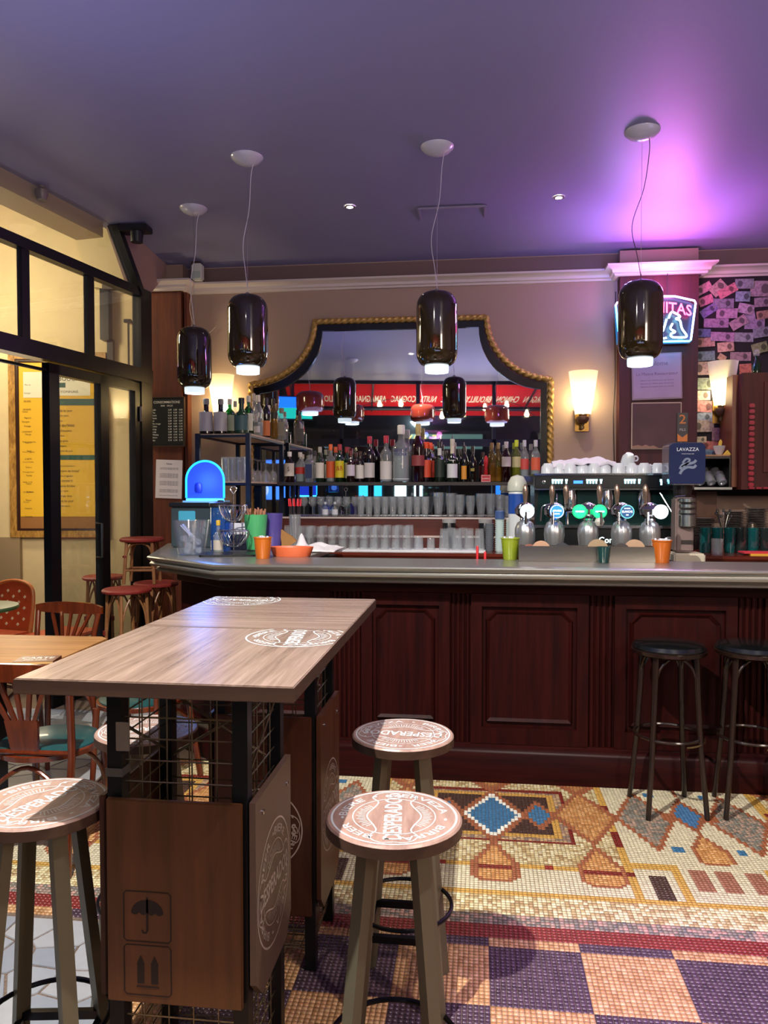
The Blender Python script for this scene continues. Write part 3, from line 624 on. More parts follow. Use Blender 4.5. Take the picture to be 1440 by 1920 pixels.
def logo_stool(x, y, rz, label, text_rot, yaw_legs=0):
    t = thing('bar_stool', label, 'stool', (x, y, 0), yaw_legs, 'round wooden stools with steel legs')
    R = .150
    M().lathe([(R-.006, SH-.030), (R, SH-.026), (R, SH-.004), (R-.004, SH)], n=56).build('seat', seat_w, t)
    M().lathe([(R+.0006, SH-.0275), (R+.0006, SH-.0045)], n=56, cap=False).build('seat_edge', edge_w, t)
    decal(logo(R), rot2(text_rot, 0, 0, SH+.0005)).build('printed_badge', print_w, t, smooth=False)
    M().lathe([(.0, SH-.045), (.10, SH-.045), (.10, SH-.030)], n=24).build('mounting_plate', olive, t)
    top, bot = .078, .150
    for i in (0, 1, 2, 3):
        a = pi/4+i*pi/2; c, s_ = cos(a)*1.0, sin(a)*1.0
        M().beam((c*top, s_*top, SH-.035), (c*bot*1.08, s_*bot*1.08, .0), .034, .024, up=(c, s_, 0)).build('leg', olive, t, smooth=False)
    q = lambda z: (top+(bot*1.08-top)*(SH-z)/SH)
    for i in range(4):
        a = pi/4+i*pi/2; b = a+pi/2; z = .20 if i % 2 else .215; r = q(z)-.006; M().beam((cos(a)*r, sin(a)*r, z), (cos(b)*r, sin(b)*r, z), .016, .020).build('stretcher', darkst, t, smooth=False)
    z = .27; r = q(z)+.012; M().tube([(cos(2*pi*k/40)*r*1.0, sin(2*pi*k/40)*r, z) for k in range(40)], .0062, 8, closed=True).build('foot_ring', darkst, t)
    return t
logo_stool(-.180, 1.665, 0, 'round wooden stool with white badge and olive legs, front right of the high table', pi/2+.05, .04)
logo_stool(-.216, 2.240, 0, 'round wooden stool behind the front one, badge lettering upside down, before the bar', pi-.06, .0)
logo_stool(-.995, 1.645, 0, 'round wooden stool cut by the left edge, badge half in shadow', radians(62), .15)
logo_stool(-.985, 2.190, 0, 'round wooden stool left of the wire base, brightly lit behind the left one', radians(200), .1)

HT = 1.10
def high_table(y0, y1, cy, label, crate_z, logo_c, logo_rot, grain='x'):
    x0, x1 = -.975, -.368; cx = -.665
    t = thing('high_table', label, 'table', (cx, (y0+y1)/2, 0), 0, None); ox, oy = cx, (y0+y1)/2
    L_ = lambda m: m.move(lambda p: Vector((p.x-ox, p.y-oy, p.z)))
    L_(M().box(x0, x1, y0, y1, HT-.034, HT, .002))  .build('tabletop', table_w if cy < 2 else table_w2, t, smooth=False)
    L_(M().box(x0-.001, x1+.001, y0-.001, y1+.001, HT-.032, HT-.003)).build('edge_band', edge_w, t, smooth=False)
    L_(decal(logo(.150), rot2(logo_rot, logo_c[0], logo_c[1], HT+.0006), [(Vector((0, y1-.003, 0)), Vector((0, 1, 0))), (Vector((x1-.003, 0, 0)), Vector((1, 0, 0))), (Vector((x0+.003, 0, 0)), Vector((-1, 0, 0))), (Vector((0, y0+.003, 0)), Vector((0, -1, 0)))])).build('printed_badge', print_w, t, smooth=False)
    xa, xb, ya, yb = -.800, -.512, cy-.13, cy+.15
    for k, (x, y) in enumerate(((xa, ya), (xb, ya), (xb, yb), (xa, yb))):
        L_(M().box(x-.017, x+.017, y-.017, y+.017, .0, HT-.034)).build('post', P('101014', .4, .3, name='black_steel_post'), t, smooth=False)
    wire = P('7d745f', .35, .9, 'galvanised_wire'); zt, zb = HT-.04, .05
    for (ax, ay, bx, by) in ((xa, ya, xb, ya), (xb, ya, xb, yb), (xb, yb, xa, yb), (xa, yb, xa, ya)):
        m = M(); n = 5; z = zt-.02
        while z > zb: m.tube([(ax, ay, z), (bx, by, z)], .0021, 5); z -= .0485
        for i in range(1, n): f = i/n; m.tube([(ax+(bx-ax)*f, ay+(by-ay)*f, zb), (ax+(bx-ax)*f, ay+(by-ay)*f, zt)], .0018, 5)
        L_(m).build('wire_mesh', wire, t)
    for (a, b) in (((xa, yb, .98), (xb, yb, .80)), ((xa, yb, .80), (xb, yb, .98)), ((xa, ya+.02, .97), (xa, yb, .82)), ((xb, yb, .97), (xb, ya+.02, .84))):
        L_(M().tube([a, b], .004, 6)).build('brace_wire', wire, t)
    for z in (.06, .60):
        m = M()
        for i in range(9): f = i/8; m.tube([(xa, ya+(yb-ya)*f, z), (xb, ya+(yb-ya)*f, z)], .0018, 4)
        for i in range(9): f = i/8; m.tube([(xa+(xb-xa)*f, ya, z), (xa+(xb-xa)*f, yb, z)], .0018, 4)
        L_(m).build('wire_shelf', wire, t)
    z0, z1 = crate_z; f0 = ya-.036
    L_(M().box(xa-.012, xb+.008, f0, f0+.014, z0, z1, .002)).build('front_panel', crate_w if cy < 2 else crate_d, t, smooth=False)
    L_(M().box(xa-.036, xa-.022, ya-.02, yb+.01, z0, z1, .002)).build('side_panel', crate_d, t, smooth=False)
    sx = xb+.022; c = .05                       # right side board with rounded lower corners
    poly = [(ya-.022, z1), (yb+.012, z1), (yb+.012, z0+c), (yb+.012-c, z0), (ya-.022+c, z0), (ya-.022, z0+c)]
    L_(M().prism(poly, lambda u, v, d: (d, u, v), sx, sx+.014)).build('side_panel', P('5d4a40', .35, name='grey_brown_board', var=.1) if cy < 2 else WOOD('3d2218', '54301f', .35, (25, 25, 2), 'brown_side_board'), t, smooth=False)
    L_(decal(logo(.155), lambda u, v: (sx+.0146, cy-.0+u, (z0+z1)/2-.02+v), [(Vector((0, yb+.008, 0)), Vector((0, 1, 0))), (Vector((0, ya-.018, 0)), Vector((0, -1, 0)))])).build('printed_badge', print_f, t, smooth=False)
    L_(decal(logo(.135), lambda u, v: ((xa+xb)/2+u, f0-.0006, (z0+z1)/2-.04+v)) if cy > 2 else crate_marks(xa, xb, f0, z0)).build('printed_marks', print_f if cy > 2 else burn, t, smooth=False)
    m = M()
    for y, z in ((ya+.03, z1-.04), (yb-.03, z1-.06)): m.lathe([(.006, 0), (.006, .004), (0, .006)], (0, 0, 0), 10); k = len(m.v)-30; m.v[k:] = [(sx+.0142+p[2], y+p[0], z+p[1]) for p in m.v[k:]]
    L_(m).build('screw', P('cccccc', .2, 1, 'screw'), t)
    return t
def crate_marks(xa, xb, f0, z0):
    m = M(); fn = lambda u, v: (u, f0-.0006, v)
    def rr(cx, cz, w_, h): r = .006; put(m, stroke2d([(cx-w_+r, cz-h), (cx+w_-r, cz-h), (cx+w_, cz-h+r), (cx+w_, cz+h-r), (cx+w_-r, cz+h), (cx-w_+r, cz+h), (cx-w_, cz+h-r), (cx-w_, cz-h+r)], .003, True), fn)
    cx = xa+.082; c1, c2 = z0+.195, z0+.075
    rr(cx, c1, .054, .056); rr(cx, c2, .054, .056)
    dome = [(.037*cos(a), .030*sin(a)) for a in [pi*i/16 for i in range(17)]]
    sc = [(-.037+.074*i/12, -.004 if i % 3 else .001) for i in range(1, 12)]
    poly = dome+sc; m.add([(cx+u, f0-.0006, c1+.008+v) for u, v in poly], [tuple(range(len(poly)))])
    put(m, stroke2d([(cx, c1+.044), (cx, c1-.030), (cx-.003, c1-.036), (cx-.009, c1-.036), (cx-.012, c1-.030)], .005), fn)
    for s in (-.016, .016):
        a = [(cx+s-.008, c2-.030), (cx+s+.008, c2-.030), (cx+s+.008, c2+.012), (cx+s+.009, c2+.014), (cx+s, c2+.034), (cx+s-.009, c2+.014), (cx+s-.008, c2+.012)]; m.add([(u, f0-.0006, v) for u, v in a], [tuple(range(7))])
    put(m, stroke2d([(cx-.026, c2-.037), (cx+.026, c2-.037)], .0035), fn); return m
t1 = high_table(1.512, 2.138, 1.755, 'nearer square high table on wire cage base, umbrella mark on its crate board', (.365, .818), (-.485, 2.035), pi/2+.1)
t2 = high_table(2.146, 2.775, 2.455, 'farther square wooden high table pushed against the near one, badge at its far left corner', (.18, .80), (-.845, 2.690), pi-.06)
tag(M().box(-.795, -.763, 1.6045, 1.6075, .92, .985, .001).build('paper_sticker', P('6e675e', .7, name='worn_sticker')), 'torn grey paper sticker on the front left post of the near high table', 'sticker')
tag(M().box(-.820, -.780, 1.604, 1.645, .862, .880).build('tape_wrap', P('4c4a46', .5, name='grey_tape')), 'grey tape wrapped round the front left post of the near high table', 'tape')

# ================================================================ BENTWOOD BAR STOOLS AT THE COUNTER
dkw = WOOD('120b09', '1f120d', .25, (30, 30, 2), 'near_black_bentwood', coat=.4)
def bent_stool(x, y, label, rz):
    t = thing('bentwood_stool', label, 'stool', (x, y, 0), rz, 'black padded stools at the bar'); h = .775
    M().lathe([(.150, h-.045), (.168, h-.035), (.170, h-.020), (.160, h-.014)], n=40).build('seat_ring', dkw, t)
    M().lathe([(.162, h-.020), (.166, h-.010), (.155, h+.006), (.11, h+.016), (0, h+.020)], n=40).build('padded_seat', P('0c1012', .18, name='black_vinyl', coat=.5), t)
    for i in range(4):
        a = pi/4+i*pi/2; c, s_ = cos(a), sin(a)
        M().tube([(c*.130, s_*.130, h-.03), (c*.140, s_*.140, .55), (c*.158, s_*.158, .30), (c*.190, s_*.190, .0)], .0155, 10, r2=.012).build('leg', dkw, t)
        b = a+pi/2; pa, pb = Vector((cos(a), sin(a))), Vector((cos(b), sin(b)))
        pts = [(pa.x*.138, pa.y*.138, .56), (pa.x*.128+pb.x*.01, pa.y*.128+pb.y*.01, .66), (pa.x*.095+pb.x*.035, pa.y*.095+pb.y*.035, .715), ((pa.x+pb.x)*.07, (pa.y+pb.y)*.07, .735), (pb.x*.095+pa.x*.035, pb.y*.095+pa.y*.035, .715), (pb.x*.128+pa.x*.01, pb.y*.128+pa.y*.01, .66), (pb.x*.138, pb.y*.138, .56)]
        M().tube(spline(pts, 5), .0075, 8).build('arch_brace', dkw, t)
    M().tube([(cos(2*pi*k/36)*.152, sin(2*pi*k/36)*.152, .355) for k in range(36)], .008, 8, closed=True).build('foot_ring', dkw, t)
    M().tube([(cos(2*pi*k/36)*.162, sin(2*pi*k/36)*.162, .338) for k in range(-8, 2)], .004, 6).build('ring_wear_strip', P('9a8a60', .3, .9, name='worn_brass'), t)
    return t
bent_stool(.893, 3.715, 'black padded bentwood bar stool at the counter, left of the two', .12)
bent_stool(1.275, 3.735, 'black padded bentwood bar stool at the counter, cut by the right edge', -.1)

# ================================================================ LEFT: CAFE TABLE, CHAIRS
chw = WOOD('4a1d0c', '6a2c14', .22, (20, 20, 3), 'varnished_red_brown_wood', coat=.6)
teal = P('184648', .3, name='teal_vinyl', coat=.3)
def cafe_chair(x, y, rz, label):               # faces +Y in its own frame, the fan back behind
    t = thing('cafe_chair', label, 'chair', (x, y, 0), rz, 'bentwood chairs with teal seats')
    sv = [(.205*cos(a)*(1 if abs(cos(a)) < .9 else .98), .20*sin(a)) for a in [2*pi*i/36 for i in range(36)]]
    M().lathe([(.190, .425), (.208, .432), (.210, .452), (.196, .456)], n=36).build('seat_frame', chw, t)
    M().lathe([(.198, .448), (.196, .462), (.16, .472), (0, .476)], n=36).build('seat_cushion', teal, t)
    for s in (-1, 1):
        M().tube([(s*.155, .150, .435), (s*.165, .175, .0)], .017, 10, r2=.013).build('leg', chw, t)
        M().tube(spline([(s*.195, -.235, .0), (s*.185, -.20, .25), (s*.185, -.175, .45), (s*.192, -.195, .64), (s*.205, -.225, .78)], 4), .0155, 10).build('rear_leg', chw, t)
        M().tube(spline([(s*.16, .168, .18), (s*.15, .14, .30), (s*.10, .10, .38), (s*.02, .06, .415)], 5), .009, 8).build('brace', chw, t)
    M().tube(spline([(-.19, -.21, .15), (-.15, -.19, .30), (0, -.17, .40), (.15, -.19, .30), (.19, -.21, .15)], 6), .0095, 8).build('rear_arch', chw, t)
    def rail(u, z, d): q = u/.225; return (u, -.235-.03*(1-q*q)+d, z)
    n = 12; m = M(); vs = []
    for i in range(n+1):
        u = -.225+.45*i/n; q = abs(u/.225); zt = .835-.018*q**3; zb = .765+.012*q*q
        vs += [rail(u, zb, -.010), rail(u, zb, .010), rail(u, zt, .010), rail(u, zt, -.010)]
    m.add(vs, [(4*i+j, 4*i+(j+1) % 4, 4*i+4+(j+1) % 4, 4*i+4+j) for i in range(n) for j in range(4)]+[(0, 1, 2, 3), (4*n+3, 4*n+2, 4*n+1, 4*n)]).build('top_rail', chw, t)
    for k in range(5):
        u0 = (k-2)*.024; u1 = (k-2)*.066; M().beam((u0, -.205, .585), (u1, -.255, .775), .017, .012, up=(0, 1, 0)).build('fan_slat', chw, t, smooth=False)
    M().prism([(-.055, .47), (.055, .47), (.068, .60), (-.068, .60)], lambda u, v, d: (u, -.185-(v-.47)*.18+d, v), -.008, .008).build('splat_block', chw, t, smooth=False)
    M().tube([(-.185, -.178, .465), (0, -.19, .468), (.185, -.178, .465)], .011, 8).build('lower_rail', chw, t)
    return t
cafe_chair(-1.765, 2.985, .02, 'bentwood chair seen from behind with fan slats, in front of the small oak table')
cafe_chair(-1.68, 3.66, radians(88), 'bentwood chair with teal seat half hidden behind the near high table')
cafe_chair(-2.42, 4.02, radians(172), 'bentwood chair on the far side of the small oak table, only its back rail showing')
oak = WOOD('936230', 'ae7c44', .55, (2, 30, 30), 'honey_oak', coat=0)
t = thing('cafe_table', 'small honey oak table with cut corners on a black pedestal, at the left edge', 'table', (-2.24, 3.33, 0), .03)
hx, hy, c = .40, .36, .05
M().prism([(-hx+c, -hy), (hx-c, -hy), (hx, -hy+c), (hx, hy-c), (hx-c, hy), (-hx+c, hy), (-hx, hy-c), (-hx, -hy+c)], lambda u, v, d: (u, v, d), .72, .75).build('tabletop', oak, t, smooth=False)
M().box(-.035, .035, -.035, .035, .02, .72).build('pedestal', black_met, t, smooth=False)
M().lathe([(.22, 0), (.21, .012), (.06, .03), (.04, .05)], n=28).build('foot', black_met, t)
p = atz(70, 1240, .75)
t = thing('menu_card_stack', 'brown drinks menu card with white lettering lying on the oak table', 'menu', (p.x, p.y, .75), .22)
M().box(-.085, .085, -.06, .06, 0, .012, .001).build('card', P('5c2a16', .4, name='brown_card'), t, smooth=False)
M().box(-.085, .085, -.0602, -.058, .002, .010).build('page_edge', P('c9a468', .6, name='page_edge'), t, smooth=False)
m = M(); put(m, text2d('CARTE', .045, .01), lambda u, v: (u, v+.012, .0125)); put(m, text2d('DES VINS', .024, .004), lambda u, v: (u, v-.026, .0125)); m.build('lettering', P('e9e2d6', .5, name='white_ink'), t, smooth=False)

# rattan stools
rat = WOOD('8a5a32', 'a8744a', .4, (8, 8, 8), 'rattan_cane'); redr = P('8e2a24', .5, name='red_woven_seat', bump=.4, scale=160)
def rattan(x, y, z, h, R, label):
    t = thing('rattan_stool', label, 'stool', (x, y, z), random.uniform(0, 1), 'red topped rattan stools')
    M().lathe([(R-.01, h-.030), (R, h-.024), (R+.002, h-.012), (R-.01, h)], n=32).build('woven_seat', redr, t)
    rr = R*.80
    for i in range(4):
        a = pi/4+i*pi/2; c, s_ = cos(a), sin(a); M().tube([(c*rr, s_*rr, h-.02), (c*rr*1.22, s_*rr*1.22, 0)], .0125, 8).build('leg', rat, t)
        b = a+pi/2; A1 = Vector((c, s_, 0)); B1 = Vector((cos(b), sin(b), 0))
        M().tube(spline([A1*rr*1.03+Vector((0, 0, h*.62)), A1*rr*.9+B1*.02+Vector((0, 0, h*.82)), (A1+B1)*rr*.5+Vector((0, 0, h-.04)), B1*rr*.9+A1*.02+Vector((0, 0, h*.82)), B1*rr*1.03+Vector((0, 0, h*.62))], 4), .007, 6).build('arch', rat, t)
        zz = h*.30; q = rr*(1+.22*(1-zz/h)); M().tube([A1*q+Vector((0, 0, zz)), B1*q+Vector((0, 0, zz))], .009, 6).build('stretcher', rat, t)
        M().tube([A1*q+Vector((0, 0, h*.58)), A1*q*.995+Vector((0, 0, h*.62))], .0145, 8).build('red_binding', P('7a1e1a', .5, name='red_binding'), t)
    return t
rattan(-2.47, 5.18, 0, .80, .170, 'tall rattan stool with red seat, nearest of the stacked group by the door')
rattan(-3.02, 5.92, -.03, .83, .165, 'tall rattan stool with red seat behind, partly hidden by the black door post')
rattan(-2.42, 5.56, 0, .80, .165, 'tall rattan stool with red seat carrying a smaller one, beside the bar end')
rattan(-2.50, 5.50, .801, .34, .160, 'small rattan stool stacked on top of the others beside the pilaster')
# wicker chair and green table on the terrace
wk = P('b4481f', .55, name='orange_wicker', bump=.3, scale=120)
def wicker(x, y, rz, label, back=True):
    t = thing('wicker_chair', label, 'chair', (x, y, -.03), rz, 'orange and cream wicker terrace chairs')
    M().box(-.2, .2, -.2, .2, .43, .46, .01).build('woven_seat', wk, t)
    for i, (a, b) in enumerate(((-1, -1), (1, -1), (1, 1), (-1, 1))): M().tube([(a*.17, b*.17, .44), (a*.19, b*.19, 0)], .014, 8).build('leg', rat, t)
    if back:
        o = spline([(-.19, .2, .44), (-.20, .23, .66), (-.16, .25, .79), (0, .26, .83), (.16, .25, .79), (.20, .23, .66), (.19, .2, .44)], 6)
        M().tube(o, .014, 8).build('back_frame', P('c2703a', .4, name='cane_frame'), t)
        m = M(); pl = [(p.x, p.z) for p in o]; m.prism(pl, lambda u, v, d: (u, .225+(v-.44)*.08+d, v), -.004, .004); m.build('woven_back', wk, t, smooth=False)
        m = M()
        for i in range(7):
            for j in range(5):
                if (i+j) % 2: u, v = (j-2)*.055, .50+i*.042; m.prism([(u-.013, v), (u, v-.013), (u+.013, v), (u, v+.013)], lambda a, b, d: (a, .217+(b-.44)*.08-d, b), -.002, .002)
        m.build('cream_diamonds', P('e0cfa8', .5, name='cream_weave'), t, smooth=False)
    return t
p = at(8, 1107, 5.35); wicker(p.x-.07, 5.26, radians(-12), 'orange wicker chair with cream diamonds outside at the left edge')
p = atz(120, 1192, .46); wicker(-3.10, 5.44, radians(-9), 'low orange wicker seat between the door posts', back=False)
t = thing('terrace_table', 'round green terrace table top at the far left edge, outside', 'table', (-3.32, 4.72, -.03)); M().lathe([(.27, .73), (.275, .745), (.27, .755)], n=36).build('tabletop', P('3f5a34', .35, name='green_enamel'), t)
M().lathe([(.03, .02), (.03, .73)], n=14).build('pedestal', black_met, t); M().lathe([(.20, 0), (.19, .015), (.03, .04)], n=24).build('foot', black_met, t)

# framed menu outside
x0, zt = exq(24, 664); x1, zb = exq(205, 1007); o_ = .0
t = thing('framed_menu', 'large yellow restaurant menu in a rope-carved gold frame on the wall outside', 'menu board', ext((x0+x1)/2, (zt+zb)/2, .02), YAW)
W_, H_ = (x1-x0)/2, (zt-zb)/2
gold = WOOD('7a5424', 'b58a44', .4, (40, 40, 14), 'gilded_moulding')
m = M(); b = .062
for a in ((-W_, W_, H_-b, H_), (-W_, W_, -H_, -H_+b), (-W_, -W_+b, -H_+b, H_-b), (W_-b, W_, -H_+b, H_-b)): m.box(a[0], a[1], -.04, 0, a[2], a[3])
m.build('frame', gold, t, smooth=False)
m = M(); c = b+.022
for a in ((-W_+b, W_-b, H_-c, H_-b), (-W_+b, W_-b, -H_+b, -H_+c), (-W_+b, -W_+c, -H_+c, H_-c), (W_-c, W_-b, -H_+c, H_-c)): m.box(a[0], a[1], -.028, 0, a[2], a[3])
m.build('inner_frame', P('2c120c', .4, name='dark_inner_frame'), t, smooth=False)
M().box(-W_+c, W_-c, -.01, 0, -H_+c, H_-c).build('backing', P('8a5c2c', .6, name='brown_backing'), t, smooth=False)
M().box(-W_+c+.005, W_-c, -.014, -.009, -H_+c+.11, H_-c-.01).build('menu_sheet', P('cfa21e', .6, name='yellow_paper'), t, smooth=False)
M().box(-W_+.13, -W_+.36, -.017, -.013, H_-.42, H_-.18).build('paper_note', P('c9c5b2', .7, name='white_paper'), t, smooth=False)
m = M(); put(m, text2d('BOUCHON', .052, .006, 1, 'LEFT'), lambda u, v: (u-.0, -.0175, v+.60)); fnm = lambda u, v: (u, -.0175, v)
M().box(-.01, .30, -.0165, -.013, H_-.40, H_-.13).build('menu_heading_block', P('d8d2c0', .6, name='white_paper'), t, smooth=False)
M().box(-.005, .07, -.0170, -.016, H_-.20, H_-.135).build('orange_square', P('d0741c', .6, name='orange_ink'), t, smooth=False)
M().box(-.005, .07, -.0170, -.016, H_-.325, H_-.28).box(-.03, .34, -.0168, -.0135, H_-.49, H_-.43).box(-.02, .34, -.0168, -.0135, H_-1.00, H_-.955).build('green_bar', P('1d4a3c', .6, name='green_ink'), t, smooth=False)
m = M(); put(m, text2d('LE', .058, .006, 1, 'LEFT'), lambda u, v: (u+.09, -.0175, v+H_-.17)); put(m, text2d('BOUCHON', .058, .004, 1.0, 'LEFT'), lambda u, v: (u, -.0175, v+H_-.245)); put(m, text2d('LYONNAIS', .030, .003, 1.3, 'LEFT'), lambda u, v: (u, -.0175, v+H_-.365))
words = ['Plats du jour', 'Salade verte', 'Soupe', 'LES ENTREES', 'Oeuf meurette', 'Terrine', 'Foie gras', 'Escargots', 'Poisson du jour', 'LE BISTROT', 'Magret de canard', 'Piece du boucher', 'Tartare de boeuf', 'Souris d agneau', 'LES DESSERTS', 'Creme brulee', 'Tarte tatin', 'Fromage blanc']
z = H_-.54
for i in range(20):
    if not .93 < H_-z < 1.02: put(m, text2d(words[i % len(words)], .024 if i % 3 else .030, .002, 1, 'LEFT'), (lambda zz: lambda u, v: (u-.02, -.0175, v+zz))(z))
    if i % 2 == 0: put(m, text2d(words[(i+5) % len(words)], .018, 0, 1, 'LEFT'), (lambda zz: lambda u, v: (u-.34, -.0175, v+zz))(z-.01))
    z -= .047
z = H_-.30
for i in range(17): put(m, text2d(words[(i*7) % len(words)][:8], .022, .001, .8, 'RIGHT'), (lambda zz: lambda u, v: (u-W_+.20, -.0175, v+zz))(z)); z -= .077
m.build('menu_lettering', P('3c2c10', .6, name='dark_ink'), t, smooth=False)

# small fittings outside and on the glass wall
p0 = exq(209, 548); p1 = exq(209, 700)
t = thing('wall_bracket', 'tall black metal bracket on the outside wall near the corner post', 'bracket', (0, 0, 0))
def ebox(a, b, o0, o1): (ua, za), (ub, zb) = exq(*a), exq(*b); return M().prism([(ua, zb), (ub, zb), (ub, za), (ua, za)], lambda u, v, d: ext(u, v, d), o0, o1)
ebox((198, 549), (214, 642), 0, .10).build('housing', black_met, t, smooth=False); ebox((207, 545), (240, 553), .10, .16).build('arm', P('4a4238', .5, name='dark_bracket'), t, smooth=False); ebox((207, 640), (218, 690), 0, .05).build('lower_arm', black_met, t, smooth=False)
t = thing('wall_lantern_rod', 'thin dark rod with small finial on the outside wall beside the corner post', 'fitting', (0, 0, 0)); ebox((245, 610), (248, 690), .03, .045).build('rod', black_met, t, smooth=False); ebox((239, 603), (252, 609), .02, .06).build('finial', black_met, t, smooth=False)
t = thing('beam_sensor', 'small round sensor on the plaster beam above the glass wall', 'sensor', wl(1.09, 3.50, .02)); M().lathe([(0, -.055), (.03, -.045), (.042, -.01), (.042, .02), (.02, .035), (.02, .05)], n=20).build('dome', P('6e625a', .4, name='grey_dome'), t)
p = atz(258, 430, 3.52)
t = thing('ceiling_projector', 'black wall projector bracket on the ceiling by the glass corner', 'projector', (-2.62, 5.72, ZC)); M().box(-.12, .10, -.07, .07, -.062, -.018, .004).build('plate', P('101014', .5, name='black_plastic'), t, smooth=False); M().lathe([(.045, -.14), (.05, -.06)], (.0, 0, 0), 20).build('lens_tube', P('101014', .4, name='black_plastic2'), t)
t = thing('emergency_spot', 'white emergency spotlight on the cornice by the brown pilaster', 'lamp', (-2.36, YB-.10, 3.30)); M().box(-.045, .045, -.06, .02, -.03, .11, .012).build('housing', P('c8c8be', .4, name='white_plastic'), t); M().box(-.06, .02, -.02, .08, .10, .145, .005).build('bracket', P('3a2a20', .5, name='brown_bracket'), t, smooth=False)
M().box(-.036, .036, -.068, -.058, -.02, .04, .004).build('lens', P('a9b8ac', .2, name='lens'), t)
tag(M().tube(spline([(-2.40, YB-.08, 3.31), (-2.44, YB-.10, 3.05), (-2.40, YB-.06, 2.88), (-2.32, YB-.03, 2.84), (-2.24, YB-.02, 2.90)], 8), .003, 6).build('loose_cable', P('b9a79a', .5, name='pale_cable')), 'thin pale cable looping down from the white emergency spotlight', 'cable')
tag(M().tube(spline([(1.105, YB-.01, 3.1), (1.10, YB-.012, 2.8), (1.107, YB-.01, 2.4), (1.095, YB-.012, 2.1), (1.105, YB-.01, 1.7)], 6), .004, 6).build('wall_cable', P('3a2c30', .5, name='dark_cable')), 'dark cable running down the wall beside the wine red pilaster', 'cable')
tag(M().prism([(2.02, 5.25), (2.75, 4.75), (2.75, 5.6), (2.10, 5.52)], lambda u, v, d: (u, v, d), ZC-.05, ZC-.002).build('ceiling_wood_panel', WOOD('5a3418', '7a4a22', .4, (10, 10, 10), 'brown_ceiling_wood')), 'brown wooden panel on the ceiling at the right edge', 'panel')

# notices on the brown pilaster
t = thing('drinks_price_board', 'black letter board with white price list on the brown pilaster', 'sign', (-2.635, YP-.02, 2.08)); M().box(-.152, .152, -.002, .018, -.205, .205, .003).build('board', P('141414', .4, name='black_felt'), t, smooth=False)
m = M()
for a in ((-.157, .157, -.212, -.203), (-.157, .157, .203, .212), (-.157, -.149, -.203, .203), (.149, .157, -.203, .203)): m.box(a[0], a[1], -.008, .018, a[2], a[3])
m.build('frame', P('3c2a1c', .4, name='dark_wood_frame'), t, smooth=False)
m = M(); put(m, text2d('CONSOMMATIONS', .030, .003, .9), lambda u, v: (u, -.0026, v+.165)); put(m, text2d('BAR   SALLE', .020, .002), lambda u, v: (u, -.0026, v+.135))
for i, wd in enumerate(['Cafe', 'The', 'Demi', 'Pastis', 'Kir', 'Vin rouge', 'Cidre', 'Sirop', 'Soda', 'Whisky', 'Rhum', 'Eau']):
    z = .10-i*.0235; put(m, text2d(wd, .020, .001, 1, 'LEFT'), (lambda zz: lambda u, v: (u-.135, -.0026, v+zz))(z)); put(m, text2d('%d,%d0   %d,%d0   %d,%d0' % (2+i % 4, i % 10, 3+i % 4, (i*3) % 10, 4+i % 5, (i*7) % 10), .019, .002, 1, 'RIGHT'), (lambda zz: lambda u, v: (u+.14, -.0026, v+zz))(z))
m.build('lettering', P('e4e2da', .5, name='white_letters'), t, smooth=False)
t = thing('paper_notice', 'white printed paper notice pinned low on the brown pilaster', 'notice', (-2.628, YP-.004, 1.59)); t.rotation_euler = (0, radians(2), 0)
M().box(-.118, .118, -.003, .0, -.165, .165).build('sheet', P('cfcad4', .6, name='white_paper2'), t, smooth=False)
m = M(); put(m, text2d('Note', .024, .002), lambda u, v: (u, -.0035, v+.13))
for zz in (.095, .085, .045, .035, .025, .015, -.02, -.03, -.04, -.05, -.09, -.10, -.11, -.14):
    put(m, text2d('consommation affichage public debit', .0115, 0, .98), (lambda q: lambda u, v: (u, -.0035, v+q))(zz))
m.build('lettering', P('5a5560', .6, name='grey_ink'), t, smooth=False)

# framed pictures on the wine pilaster
t = thing('framed_certificate', 'pale lilac framed certificate on the wine red pilaster under the neon sign', 'picture', (1.405, YP-.004, 2.395)); t.rotation_euler = (0, radians(-1.5), 0)
M().box(-.192, .192, -.012, 0, -.182, .182, .003).build('frame', P('8a7284', .4, name='mauve_frame'), t, smooth=False); M().box(-.18, .18, -.014, -.011, -.17, .17).build('sheet', P('9c88a0', .6, name='lilac_paper', var=.15, scale=6), t, smooth=False)
m = M(); put(m, text2d('Le Maitre Restaurateur', .034, .001), lambda u, v: (u, -.0145, v+.02)); put(m, text2d('Diplome', .05, .001), lambda u, v: (u, -.0145, v+.10))
for q in (-.03, -.055, -.08): put(m, text2d('decerne a la maison pour son accueil', .017), (lambda q: lambda u, v: (u, -.0145, v+q))(q))
m.build('lettering', P('6e5a74', .6, name='faint_ink'), t, smooth=False)
t = thing('framed_photo', 'old brown framed photograph on the wine red pilaster below the certificate', 'picture', (1.405, YP-.004, 2.005))
M().box(-.192, .192, -.012, 0, -.185, .185, .003).build('frame', P('b09a86', .4, name='thin_pale_frame'), t, smooth=False); M().box(-.184, .184, -.014, -.011, -.177, .177).build('print', P('4c3032', .6, name='brown_photograph', var=.55, scale=5), t, smooth=False)
m = M(); pl = [(-.184, -.177), (.02, -.177), (-.02, -.155), (-.05, -.162), (-.08, -.148), (-.11, -.160), (-.14, -.150), (-.184, -.16)]; m.prism(pl, lambda u, v, d: (u, -.0142+d, v), -.001, 0).build('pale_hills', P('8e6a58', .5, name='photo_light'), t, smooth=False)

